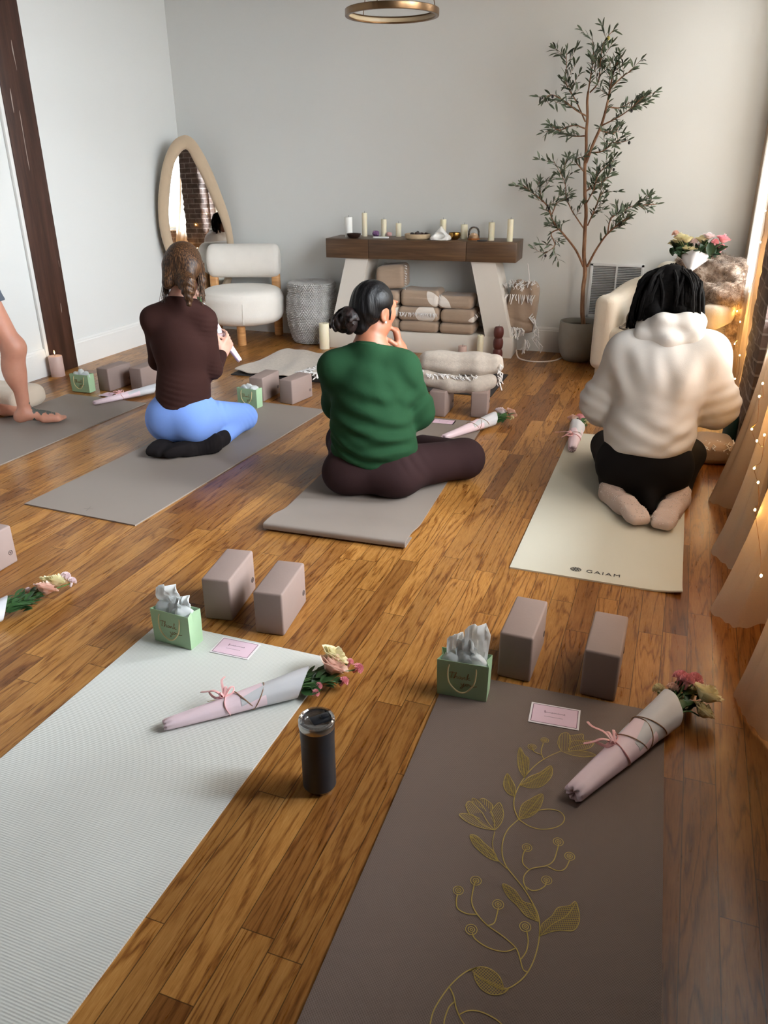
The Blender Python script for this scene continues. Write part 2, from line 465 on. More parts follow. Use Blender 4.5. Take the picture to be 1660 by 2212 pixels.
tag(MB().box(((XL + XR) / 2, YF - .06, ZC / 2), (XR - XL + .8, .12, ZC)).obj('wall_front', bmat), kind='structure')
WINS = [(5.28, 5.82), (3.06, 4.21), (1.62, 2.68)]; SILL, HEAD = .74, 2.8
wb = MB()
wb.box((XR + .12, (YB + YF) / 2, SILL / 2), (.24, YB - YF + .24, SILL)); wb.box((XR + .12, (YB + YF) / 2, (HEAD + ZC) / 2), (.24, YB - YF + .24, ZC - HEAD))
edges_ = [YB + .12] + [v for w in WINS for v in (w[1], w[0])] + [YF - .12]
for i in range(0, len(edges_), 2):
    a, b = edges_[i + 1], edges_[i]; wb.box((XR + .12, (a + b) / 2, (SILL + HEAD) / 2), (.24, b - a, HEAD - SILL))
tag(wb.obj('wall_right', bmat), kind='structure')
def pillar(y0, y1, seed):
    rg = random.Random(seed); G = []; x0 = .395; z0, z1 = 0., ZC; nz = 90
    for k in range(nz + 1):
        z = z0 + (z1 - z0) * k / nz; row = []
        e = [rg.uniform(-.012, .012) for _ in range(2)]
        pts = [(XR, y1 + e[0] * .6), (x0 + .05, y1 + e[0]), (x0 + .008, y1 + e[0] * .8 - .01)]
        pts += [(x0 + rg.uniform(-.007, .007), y1 + (y0 - y1) * t) for t in (.07, .15, .25, .4, .55, .7, .85)]
        pts += [(x0 + .01, y0 + e[1]), (XR, y0)]
        G.append([(p[0], p[1], z) for p in pts])
    return MB().sheet(G)
for i, (a, b) in enumerate([(4.24, 4.86), (2.71, 3.03)]):
    o = pillar(a, b, i).obj('brick_pillar', bmat, angle=60)
    tag(o, ['dark rough brick pillar rising behind the person in the white hoodie', 'dark brick pillar between windows mostly behind the sheer curtain panels'][i], 'pillar', 'brick pillars between the windows')
wfm = simple('white_window_paint', (222, 220, 214), .4)
gm_ = NT('window_glass'); gm_.set(Roughness=.0, IOR=1.45); gm_.b.inputs['Transmission Weight'].default_value = 1.
tb = gm_.n('ShaderNodeBsdfTransparent'); gl = gm_.n('ShaderNodeBsdfGlossy'); gl.inputs['Roughness'].default_value = 0.
mx = gm_.n('ShaderNodeMixShader'); mx.inputs[0].default_value = .06; gm_.l(tb.outputs[0], mx.inputs[1]); gm_.l(gl.outputs[0], mx.inputs[2]); gm_.l(mx.outputs[0], gm_.out.inputs[0])
for i, (a, b) in enumerate(WINS):
    w = bpy.data.objects.new('window_%d' % (i + 1), None); COL.objects.link(w); w.location = (XR + .16, (a + b) / 2, SILL); tag(w, kind='structure')
    L = b - a; H = HEAD - SILL; f = MB()
    for yy in (-L / 2 + .03, L / 2 - .03): f.box((0, yy, H / 2), (.07, .06, H), bev=.004)
    for zz in (.03, H / 2, H - .03): f.box((0, 0, zz), (.07, L - .1, .06), bev=.004)
    for zz in (H * .25, H * .75): f.box((0, 0, zz), (.03, L - .1, .025))
    f.box((0, 0, H / 2), (.03, .025, H - .1))
    f.obj('window_frame', wfm, w)
    MB().box((0, 0, H / 2), (.006, L - .1, H - .1)).obj('pane', gm_.m, w)
    MB().box((-.11, 0, -.015), (.2, L + .04, .03), bev=.005).obj('window_sill', wfm, w)

# ------------------------------------------------------------------ daylight: overcast sky + one soft lamp of sky outside each window
wd = bpy.data.worlds.new('overcast_sky'); SC.world = wd; wd.use_nodes = True
bg = wd.node_tree.nodes['Background']; bg.inputs[0].default_value = (.86, .93, 1., 1); bg.inputs[1].default_value = 6.
sky = bpy.data.lights.new('overcast_sky_light', 'AREA'); sky.shape = 'RECTANGLE'; sky.size = 26.; sky.size_y = 6.6; sky.energy = 29000.; sky.color = (.83, .925, 1.)
so_ = bpy.data.objects.new('overcast_sky_light', sky); COL.objects.link(so_); so_.location = (7.2, -2., 4.9); so_.rotation_euler = (PI / 2, 0, PI / 2)

# ------------------------------------------------------------------ dark timber post on the left wall
pw = NT('dark_timber'); v = pw.mapping((18, 18, 1.4)); n1 = pw.noise(1., v, 6, .65, .4); n2 = pw.noise(9., pw.mapping((9, 9, .7)), 3)
col = pw.ramp(n1, [(.3, (42, 24, 18)), (.55, (68, 42, 32)), (.8, (92, 62, 50))])
scr = pw.math('GREATER_THAN', pw.noise(1., pw.mapping((26, 26, 2.0), loc=(3, 1, 0)), 2, .4), .715)
pw.base(pw.mix(pw.math('MULTIPLY', scr, .7), col, lin((190, 175, 165)))); pw.set(Roughness=.5); pw.bump(n1, .35, .006)
pt = empty('timber_post', (XL, 4.49, 0), 'dark brown timber post standing proud of the white left wall', 'post')
MB().box((.016, 0, ZC / 2), (.03, .262, ZC), bev=.006).obj('post_face', pw.m, pt)
MB().box((.012, -.145, ZC / 2), (.022, .028, ZC), bev=.003).obj('edge_trim', tm, pt)

# ------------------------------------------------------------------ return air vent
vt = empty('wall_vent', (-.472, YB, .292), 'white slatted air return grille low on the wall behind the olive tree', 'vent')
vm = simple('white_enamel', (222, 224, 226), .35)
f = MB(); f.box((0, -.008, .4 - .01), (.392, .016, .022), bev=.003); f.box((0, -.008, .01), (.392, .016, .022), bev=.003)
for sx in (-.185, .185): f.box((sx, -.008, .2), (.022, .016, .4), bev=.003)
f.obj('frame', vm, vt); MB().box((0, -.009, .2), (.012, .016, .37)).obj('divider', vm, vt)
sl = MB()
for k in range(30): sl.box((0, -.006, .022 + k * .0124), (.36, .011, .0022), rot=rot3(x=-.6))
sl.obj('slats', vm, vt); MB().box((0, -.001, .2), (.36, .002, .37)).obj('backing', simple('vent_shadow_metal', (92, 96, 100), .7), vt)

# outlet behind the console, floor cable
ot = empty('wall_outlet', (-2.29, YB, .62), 'white outlet plate on the wall under the console top', 'outlet')
MB().box((0, -.004, 0), (.12, .008, .085), bev=.002).obj('plate', vm, ot)
skm = simple('socket_plastic', (205, 205, 203), .4)
for dx in (-.028, .028): MB().box((dx, -.009, 0), (.03, .004, .04), bev=.001).obj('socket', skm, ot)
cm = simple('white_cable', (214, 200, 188), .5)
pth = catmull([(-1.14, 6.02, .05), (-1.10, 5.93, .012), (-1.0, 5.88, .006), (-.9, 5.9, .006), (-.83, 5.97, .006), (-.78, 6.1, .006), (-.7, 6.22, .006)], 8)
tag(MB().tube(pth, .006, 8).obj('power_cable', cm), 'thin white power cable curving over the floor towards the plant pot', 'cable')

# ------------------------------------------------------------------ ring pendant
rl = empty('ring_pendant', (-1.607, 4.46, 2.083), 'bronze ring shaped pendant light hanging at the top of the picture', 'lamp')
bz = simple('aged_bronze', (118, 92, 66), .32, .9, var=.25, vscale=30)
R = .243
MB().lathe([(R - .016, 0), (R, 0), (R + .002, .003), (R + .002, .030), (R - .002, .033), (R - .016, .033), (R - .018, .030), (R - .018, .003), (R - .016, 0)], 96).obj('ring', bz, rl)
MB().lathe([(R - .0181, .007), (R - .0196, .009), (R - .0196, .024), (R - .0181, .026), (R - .0181, .007)], 96).obj('diffuser', simple('opal_diffuser', (170, 150, 120), .4), rl)
for k in range(3):
    a = 2 * PI * k / 3 + .55
    MB().tube([((R - .009) * math.cos(a), (R - .009) * math.sin(a), .03), (.02 * math.cos(a), .02 * math.sin(a), .98)], .0022, 6).obj('hanger', bz, rl)
MB().lathe([(.0, 1.067), (.06, 1.067), (.06, 1.045), (.045, 1.03), (.0, 1.028)][::-1], 32).obj('ceiling_cup', bz, rl)
# remainder of hangers meets the cup
MB().tube([(0, 0, .96), (0, 0, 1.04)], .006, 8).obj('stem', bz, rl)
# ------------------------------------------------------------------ yoga mats
def mat_material(name, col, ribs=True, dirn=0, speck=0.):
    m = NT(name); c = lin(col); n = m.noise(3.5, detail=5)
    lo = tuple(v * .94 for v in c[:3]) + (1,); m.base(m.mix(n, lo, c)); m.set(Roughness=.62); m.b.inputs['Specular IOR Level'].default_value = .35
    if ribs:
        s = m.n('ShaderNodeSeparateXYZ'); m.l(m.co(), s.inputs[0])
        a = m.math('SINE', m.math('MULTIPLY', s.outputs[0], 1100.)); b = m.math('SINE', m.math('MULTIPLY', s.outputs[1], 1100.))
        m.bump(m.math('MULTIPLY', a, b) if not dirn else m.math('ADD', m.math('MULTIPLY', a, .3), b), .22, .0015)
    else: m.bump(m.noise(350), .15, .001)
    return m.m
taupe = mat_material('taupe_mat_foam', (146, 134, 126), False)
def yoga_mat(name, label, corner, ang, w, L, mat, th=.006, curl=None, z=.0):
    """sheet with thickness, near left corner at `corner`, long side turned `ang` degrees from Y"""
    NU, NV = 14, 40; G = []; rg = random.Random(len(label)); ph = rg.uniform(0, 6)
    for j in range(NV + 1):
        row = []
        for i in range(NU + 1):
            x, y = w * i / NU, L * j / NV
            zz = th + .0006 * math.sin(5 * x + ph) * math.sin(4 * y)
            if curl: zz += curl(i / NU, y, L)
            row.append((x, y, zz))
        G.append(row)
    G = [list(r) for r in zip(*G)]
    o = MB().sheet(G, th).obj(name, mat, None, (corner[0], corner[1], z), (0, 0, math.radians(ang)), angle=50)
    return tag(o, label, 'yoga mat', 'yoga mats on the floor')
def tipcurl(u, y, L): return .016 * max(0, (u - .8) / .2) ** 2 * max(0, 1 - y / .12) ** 2
cream_m = yoga_mat('yoga_mat', 'pale sage beige yoga mat with a dark printed logo under the person in white hoodie', (-.459, 2.571), .27, .61, 1.69, mat_material('sage_mat_foam', (206, 203, 188), False), curl=tipcurl)
dark_m = yoga_mat('yoga_mat', 'dark brown yoga mat printed with a gold flower vine', (-.437, .132), 1.79, .61, 1.73, mat_material('brown_mat_foam', (118, 102, 94)))
white_m = yoga_mat('yoga_mat', 'pale grey ribbed yoga mat lying left of the dark tumbler', (-1.466, .068), 0., .625, 1.735, mat_material('pale_grey_mat_foam', (218, 219, 214), True, 1))
left_m = yoga_mat('yoga_mat', 'taupe yoga mat under the kneeling person in blue leggings', (-2.626, 2.425), -2.05, .61, 1.80, taupe)
far_m = yoga_mat('yoga_mat', 'taupe yoga mat under the bare feet of the standing person', (-3.74, 2.25), -1.0, .62, 1.715, taupe)
black_m = yoga_mat('yoga_mat', 'black yoga mat laid crosswise under the spread blankets', (-1.06, 4.83), 91.5, .60, 1.9, mat_material('black_mat_foam', (52, 48, 48), False))
# taupe mat whose near end is folded under into a thick hem
NU, NV = 12, 44; G = []
for i in range(NU + 1):
    row = [(.61 * i / NU, y, z) for y, z in ([(.10, .004), (.05, .004), (.008, .0045), (.001, .008), (.0, .014), (-.001, .022), (.0, .028), (.004, .032), (.016, .0335), (.05, .0335), (.1, .031), (.15, .022), (.2, .011), (.24, .0065)] + [(.24 + 1.46 * k / 30, .006) for k in range(1, 31)])]
    G.append(row)
mid_m = MB().sheet(G, .005).obj('yoga_mat', taupe, None, (-1.486, 2.547, .002), (0, 0, math.radians(2.95)), angle=50)
tag(mid_m, 'taupe yoga mat with a thick folded end under person in green sweatshirt', 'yoga mat', 'yoga mats on the floor')

# printed logo on the sage mat
inkm = simple('dark_ink', (46, 44, 46), .6)
def text(name, s, size, mat, parent, loc, rz=0., shear=0., sx=1.):
    cu = bpy.data.curves.new(name, 'FONT'); cu.body = s; cu.size = size; cu.shear = shear; cu.extrude = .0002; cu.align_x = 'CENTER'; cu.space_character = 1.25
    t = bpy.data.objects.new(name, cu); COL.objects.link(t); dg = bpy.context.evaluated_depsgraph_get()
    me = bpy.data.meshes.new_from_object(t.evaluated_get(dg)); bpy.data.objects.remove(t); bpy.data.curves.remove(cu)
    o = link_mesh(name, me, mat, parent, loc, (0, 0, rz)); o.scale = (sx, 1, 1); return o
def ribbon(mb, path, w, z):
    P = [Vector((p[0], p[1], 0)) for p in path]; V = []
    for i, p in enumerate(P):
        d = (P[min(i + 1, len(P) - 1)] - P[max(i - 1, 0)]); d = d.normalized() if d.length > 1e-9 else Vector((1, 0, 0)); n = Vector((-d.y, d.x, 0)) * w / 2
        V += [(p.x + n.x, p.y + n.y, z), (p.x - n.x, p.y - n.y, z)]
    mb.add(V, [(2 * i, 2 * i + 1, 2 * i + 3, 2 * i + 2) for i in range(len(P) - 1)])
lg = text('logo_lettering', 'GAIAM', .03, inkm, cream_m, (.335, .052, .0072), 0, 0, 1.15)
mb = MB()
for k in range(8):
    a = PI * k / 4; ribbon(mb, [(.236 + .004 * math.cos(a), .0625 + .004 * math.sin(a)), (.236 + .013 * math.cos(a + .2), .0625 + .013 * math.sin(a + .2)), (.236 + .018 * math.cos(a), .0625 + .014 * math.sin(a))], .004, .0072)
for r in (.019, .006): ribbon(mb, [(.236 + r * math.cos(2 * PI * k / 24), .0625 + r * .8 * math.sin(2 * PI * k / 24)) for k in range(25)], .0022, .0072)
mb.obj('logo_emblem', inkm, cream_m)
mb = MB()
for k in range(4):
    a = PI * k / 2; ribbon(mb, [(.31, .06), (.31 + .022 * math.cos(a + .3), .06 + .022 * math.sin(a + .3))], .003, .0071)
mb.obj('logo_emblem', simple('tone_ink', (112, 102, 97), .5), left_m)

# gold vine on the brown mat (outline strokes in mat coordinates)
STROKES = {
 'main': [(0.2241, 0.7097), (0.2243, 0.7382), (0.2391, 0.7856), (0.2605, 0.8222), (0.2815, 0.8398)],
 'main0': [(0.2241, 0.7097), (0.2254, 0.6956), (0.227, 0.6806)],
 'mainb': [(0.3324, 0.8108), (0.3478, 0.8217), (0.3653, 0.8451), (0.3767, 0.876), (0.3818, 0.9153), (0.3804, 0.9541), (0.373, 0.9857), (0.3592, 1.0094), (0.3367, 1.0385), (0.311, 1.0641), (0.288, 1.0879), (0.2741, 1.12), (0.2705, 1.1568), (0.276, 1.1893), (0.2932, 1.2242)],
 'mainc': [(0.2932, 1.2242), (0.278, 1.254), (0.2725, 1.2858), (0.2759, 1.3267), (0.289, 1.3775), (0.3076, 1.4212), (0.3318, 1.4568), (0.3576, 1.485)],
 'lower1': [(0.2391, 0.7856), (0.2506, 0.7722), (0.2613, 0.7505), (0.2729, 0.7353), (0.2831, 0.7254), (0.2919, 0.7099)],
 'lower2': [(0.2557, 0.7625), (0.2483, 0.749), (0.2461, 0.7264), (0.2481, 0.7137), (0.2541, 0.6974)],
 'lower3': [(0.2677, 0.7403), (0.2819, 0.7532), (0.3018, 0.7585), (0.326, 0.7557), (0.3428, 0.7492), (0.3549, 0.7387)],
 'leafbig_o': [(0.2676, 0.8276), (0.2839, 0.8415), (0.3028, 0.8439), (0.3208, 0.8363), (0.3299, 0.8245), (0.3334, 0.8126), (0.3172, 0.813), (0.2944, 0.8186), (0.2747, 0.8269)],
 'leafbig_p': [(0.2766, 0.8246), (0.2835, 0.812), (0.2984, 0.7995), (0.3179, 0.796), (0.335, 0.8045), (0.3435, 0.8159)],
 'br1': [(0.3725, 0.8595), (0.3626, 0.8622), (0.354, 0.8808), (0.3475, 0.8944), (0.3388, 0.9042), (0.3135, 0.9186), (0.2821, 0.9315), (0.2616, 0.9453), (0.2462, 0.9612), (0.2375, 0.9798), (0.2348, 1.0122), (0.2351, 1.0274)],
 'br1b': [(0.2546, 0.9499), (0.2348, 0.9451), (0.2154, 0.951), (0.2086, 0.9666), (0.2071, 0.9825)],
 'br1c': [(0.2794, 0.9306), (0.2918, 0.9415), (0.2935, 0.9628), (0.2934, 0.9786)],
 'br1d': [(0.341, 0.9001), (0.3275, 0.8893), (0.3087, 0.8846), (0.2856, 0.8865), (0.2637, 0.8955), (0.2556, 0.906)],
 'br1e': [(0.3553, 0.8812), (0.3621, 0.8992), (0.3627, 0.9218), (0.356, 0.946)],
 'br2': [(0.3427, 1.0386), (0.3324, 1.0558), (0.3309, 1.0746), (0.3429, 1.0962), (0.3714, 1.1136), (0.3845, 1.1319), (0.3885, 1.162), (0.3893, 1.1812)],
 'br2b': [(0.3391, 1.091), (0.323, 1.1035), (0.3193, 1.1267), (0.3227, 1.1444)],
 'br2c': [(0.3746, 1.1126), (0.3967, 1.1081), (0.4108, 1.1187), (0.4173, 1.1428)],
 'br2d': [(0.3384, 1.0465), (0.3513, 1.0414), (0.3654, 1.048), (0.3756, 1.0607), (0.377, 1.0725)],
 'loop': [(0.2932, 1.2242), (0.3185, 1.2122), (0.345, 1.2108), (0.3727, 1.2235), (0.39, 1.2426), (0.3924, 1.2639), (0.3791, 1.2781), (0.3557, 1.2774), (0.3306, 1.2644), (0.3162, 1.248)],
 'flst': [(0.2579, 1.1125), (0.2497, 1.1371), (0.2479, 1.1711)],
 'flst2': [(0.2927, 1.0796), (0.2747, 1.0916), (0.2594, 1.1048)],
 'berst': [(0.3214, 1.4395), (0.3102, 1.4665), (0.3109, 1.5013)],
 'berst2': [(0.3135, 1.4563), (0.2943, 1.4613), (0.2869, 1.4731)],
 'lfR': [(0.3822, 0.9414), (0.3827, 0.9683), (0.3992, 0.9944), (0.408, 1.0166), (0.4298, 1.0292), (0.4415, 1.042), (0.4524, 1.0051), (0.4442, 0.9752), (0.4171, 0.9662), (0.3987, 0.9551), (0.3822, 0.9414)],
 'lfRm': [(0.3822, 0.9414), (0.4018, 0.9746), (0.4269, 1.0036), (0.4417, 1.0403)],
 'lfL': [(0.3749, 0.9725), (0.3597, 1.0059), (0.3384, 1.0097), (0.3166, 1.0318), (0.2911, 1.0384), (0.3049, 1.0131), (0.3289, 0.9957), (0.3494, 0.9779), (0.3749, 0.9725)],
 'lfLm': [(0.3749, 0.9725), (0.3462, 0.9979), (0.3194, 1.0161), (0.2914, 1.0366)],
 'lf3': [(0.2714, 1.0925), (0.2575, 1.1145), (0.2348, 1.13), (0.2117, 1.146), (0.1973, 1.1434), (0.2108, 1.12), (0.2341, 1.1026), (0.2553, 1.0932), (0.2714, 1.0925)],
 'lf3m': [(0.2714, 1.0925), (0.2377, 1.1162), (0.1993, 1.1419)],
 'lf4': [(0.2932, 1.2242), (0.2926, 1.2684), (0.3118, 1.2988), (0.3327, 1.3205), (0.3377, 1.2977), (0.3309, 1.2621), (0.3144, 1.2381), (0.2932, 1.2242)],
 'lf4m': [(0.2932, 1.2242), (0.316, 1.2714), (0.3331, 1.3181)],
 'lf5': [(0.2733, 1.291), (0.2527, 1.299), (0.2391, 1.3247), (0.2412, 1.3617), (0.255, 1.3454), (0.2676, 1.3239), (0.2733, 1.291)],
 'lf5m': [(0.2733, 1.291), (0.2534, 1.3243), (0.2424, 1.3595)],
 'lf6': [(0.2785, 1.3326), (0.2943, 1.3662), (0.3189, 1.3927), (0.3398, 1.4237), (0.3476, 1.3916), (0.332, 1.3503), (0.3067, 1.3318), (0.2785, 1.3326)],
 'lf6m': [(0.2785, 1.3326), (0.309, 1.3632), (0.3405, 1.4185)],
 'lf7': [(0.2846, 1.3603), (0.2651, 1.3909), (0.2554, 1.4372), (0.2562, 1.4659), (0.2713, 1.4424), (0.2843, 1.43), (0.2891, 1.3881), (0.2846, 1.3603)],
 'lf7m': [(0.2846, 1.3603), (0.2729, 1.4097), (0.2578, 1.4607)],
 'fa': [(0.2471, 1.1753), (0.2125, 1.1727), (0.1804, 1.1801), (0.1595, 1.1961), (0.1819, 1.2035), (0.2071, 1.198)],
 'fb': [(0.2471, 1.1753), (0.2572, 1.201), (0.2563, 1.2328), (0.2423, 1.2613), (0.2319, 1.2435), (0.2258, 1.2227)],
 'fc': [(0.1819, 1.2035), (0.1678, 1.2271), (0.1728, 1.2432), (0.1889, 1.2341), (0.2098, 1.2174)],
 'fd': [(0.1804, 1.2408), (0.1773, 1.2544), (0.1882, 1.2531), (0.2051, 1.2394), (0.2169, 1.2244)],
 'fe': [(0.1947, 1.2553), (0.2019, 1.2625), (0.2153, 1.2572), (0.2278, 1.2469), (0.2281, 1.2282)],
 'fg': [(0.2471, 1.1753), (0.2288, 1.1916), (0.2098, 1.2174)],
 'fh': [(0.2471, 1.1753), (0.2397, 1.2043), (0.2281, 1.2282)],
 'fi': [(0.2471, 1.1753), (0.217, 1.1832), (0.1883, 1.2057)],
 'ga': [(0.3593, 1.4856), (0.3467, 1.5131), (0.3498, 1.5497), (0.3674, 1.5615), (0.3784, 1.5294), (0.375, 1.4936)],
 'gb': [(0.3723, 1.5511), (0.3935, 1.5641), (0.4062, 1.5683), (0.4102, 1.5458), (0.4321, 1.5501), (0.4351, 1.5364), (0.4205, 1.5143), (0.3753, 1.4908)],
 'gc': [(0.3593, 1.4856), (0.3838, 1.4795), (0.4162, 1.4819), (0.4438, 1.4965), (0.425, 1.5044), (0.3961, 1.5017)],
 'gd': [(0.3784, 1.5294), (0.3958, 1.541), (0.4108, 1.5401)],
 'ge': [(0.375, 1.4936), (0.3909, 1.5161), (0.4328, 1.5415)],
}
BERRIES = [(0.2359, 1.0284, 0.0113), (0.2061, 0.9933, 0.0105), (0.2913, 0.9861, 0.0113), (0.2519, 0.9131, 0.0115), (0.352, 0.953, 0.011), (0.3245, 1.1492, 0.0106), (0.3879, 1.1871, 0.0111), (0.4166, 1.1548, 0.0108), (0.3774, 1.0765, 0.0107), (0.3129, 1.5137, 0.0099), (0.285, 1.4783, 0.0105)]
goldp = simple('gold_print', (186, 162, 84), .5, .1, var=.15, vscale=60)
vb = MB(); ZV = .0072
for k_, s_ in STROKES.items():
    P = [(p.x, p.y) for p in catmull([(x, y, 0) for x, y in s_], 6)]
    if k_.startswith('leafbig') or k_.startswith('lf') or k_[0] in 'fg': ribbon(vb, P, .0016, ZV)
    else: ribbon(vb, P, .0023, ZV)
for (x, y, r) in BERRIES:
    for q in (1., .55, .2): ribbon(vb, [(x + r * q * math.cos(2 * PI * k / 16), y + r * q * math.sin(2 * PI * k / 16)) for k in range(17)], .0016, ZV)
def inside(p, poly):
    c_ = False; n_ = len(poly)
    for i in range(n_):
        (x1, y1), (x2, y2) = poly[i], poly[(i + 1) % n_]
        if (y1 > p[1]) != (y2 > p[1]) and p[0] < (x2 - x1) * (p[1] - y1) / (y2 - y1) + x1: c_ = not c_
    return c_
for k_, ang_ in (('leafbig_o', -.5), ('leafbig_p', -.5), ('lfR', .35), ('lfL', .6), ('lf3', .7), ('lf4', .5), ('lf5', .2), ('lf6', .4), ('lf7', .1), ('fa', 1.), ('fb', 2.2), ('fc', 1.3), ('fd', 1.5), ('fe', 1.8), ('ga', 1.7), ('gb', 1.4), ('gc', .2), ('gd', 1.6)):
    poly = [(p.x, p.y) for p in catmull([(x, y, 0) for x, y in STROKES[k_]], 4)]
    cx = sum(p[0] for p in poly) / len(poly); cy_ = sum(p[1] for p in poly) / len(poly); R_ = max(math.hypot(p[0] - cx, p[1] - cy_) for p in poly)
    dx, dy = math.cos(ang_), math.sin(ang_)
    for sgn in (1, -1) if k_.startswith('l') else (1,):
        ex, ey = (dx, dy) if sgn > 0 else (-dy, dx)
        q = -R_
        while q < R_:
            run = []; s = -R_
            while s <= R_:
                p = (cx + ex * s - ey * q, cy_ + ey * s + ex * q)
                if inside(p, poly): run.append(p)
                elif run:
                    if len(run) > 1: ribbon(vb, [run[0], run[-1]], .0009, ZV)
                    run = []
                s += .0012
            q += .0042
vb.obj('flower_print', goldp, dark_m)

# ------------------------------------------------------------------ yoga blocks
blockm = NT('taupe_block_foam'); c = lin((148, 128, 121)); n1 = blockm.noise(9, detail=5)
blockm.base(blockm.mix(n1, tuple(v * .9 for v in c[:3]) + (1,), tuple(v * 1.06 for v in c[:3]) + (1,))); blockm.set(Roughness=.8); blockm.bump(blockm.noise(120), .12, .002)
bk = MB().box((0, 0, .0765), (.098, .225, .153), bev=.007, seg=3)
em = MB()
ring = [(.0494, .085 + .009 * math.cos(2 * PI * k / 20), .05 + .009 * math.sin(2 * PI * k / 20)) for k in range(21)]
em.tube(ring, .0013, 5)
for k in range(4):
    a = PI / 4 + PI * k / 2; em.tube([(.0495, .085, .05), (.0495, .085 + .008 * math.cos(a), .05 + .008 * math.sin(a))], .0011, 5)
block0 = bk.obj('yoga_block', blockm.m, None, angle=30)
embm = simple('block_print', (84, 68, 64), .6); em.obj('emblem', embm, block0)
BLK = [((-1.106, 1.975), 7, 'taupe yoga block with a small dark emblem just past the pale grey mat'),
       ((-1.312, 1.995), 9, 'taupe foam yoga block standing just behind the mint bag on the pale grey mat'),
       ((-.303, 2.008), -1, 'taupe foam yoga block beside the mint bag on the brown mat'),
       ((-.062, 2.001), -1, 'dark shaded taupe yoga block behind the pink card on the brown mat'),
       ((-3.53, 4.23), -4, 'taupe yoga block behind the mint bag near the timber post'),
       ((-3.33, 4.31), -3, 'taupe yoga block half hidden by the brown top of kneeling person'),
       ((-2.449, 4.355), 0, 'taupe yoga block beside the mint bag next to the blue knee'),
       ((-2.226, 4.36), -9, 'taupe yoga block in front of the spread blanket, beside the green sweatshirt'),
       ((-1.272, 4.42), 2, 'taupe block under the blanket roll, at its end next to the green sleeve'),
       ((-1.045, 4.478), 9, 'taupe block under the blanket roll, at its end near the rose stems'),
       ((-2.294, 1.876), 0, 'taupe yoga block cut off by the picture edge near the loose roses')]
for i, (p, a, lab) in enumerate(BLK):
    if i == 0: o = block0; o.location = (p[0], p[1], 0); o.rotation_euler = (0, 0, math.radians(a))
    else: o = copy_thing(block0, (p[0], p[1], 0), math.radians(a), lab)
    tag(o, lab, 'yoga block', 'foam yoga blocks')

# ------------------------------------------------------------------ mint gift bags with tissue
mint = simple('mint_card', (160, 190, 152), .55, var=.03, bump=.03); tissue_m = thin_cloth('tissue_paper', (248, 250, 250), .55, .02)
twine = simple('cream_cord', (214, 196, 146), .7, bump=.3, bscale=400); goldink = simple('gold_ink', (128, 96, 52), .45)
BW, BD, BH = .146, .062, .118
def script_strokes():
    """handwritten two-line 'thank you' in a unit box"""
    L1 = [[(.02, .92), (.10, .97), (.20, .95)], [(.12, .96), (.10, .80), (.07, .66), (.10, .64)], [(.16, .62), (.22, .80), (.26, .95), (.23, .96), (.20, .75), (.19, .64), (.24, .76), (.28, .76), (.28, .66), (.31, .64)],
          [(.41, .76), (.35, .75), (.34, .66), (.38, .64), (.42, .76), (.42, .66), (.45, .64)], [(.47, .76), (.47, .64), (.50, .74), (.54, .76), (.54, .66), (.57, .64)], [(.60, .62), (.63, .80), (.67, .95), (.64, .96), (.61, .70), (.60, .63)], [(.69, .77), (.62, .71), (.68, .65), (.73, .64)]]
    L2 = [[(.42, .42), (.44, .32), (.49, .33), (.52, .43)], [(.52, .43), (.50, .25), (.44, .12), (.40, .14), (.46, .24), (.56, .30)], [(.62, .42), (.57, .38), (.59, .31), (.65, .33), (.66, .40), (.62, .42), (.70, .40)], [(.72, .42), (.73, .32), (.78, .33), (.81, .42), (.81, .33), (.86, .32), (.95, .36)]]
    return L1 + L2
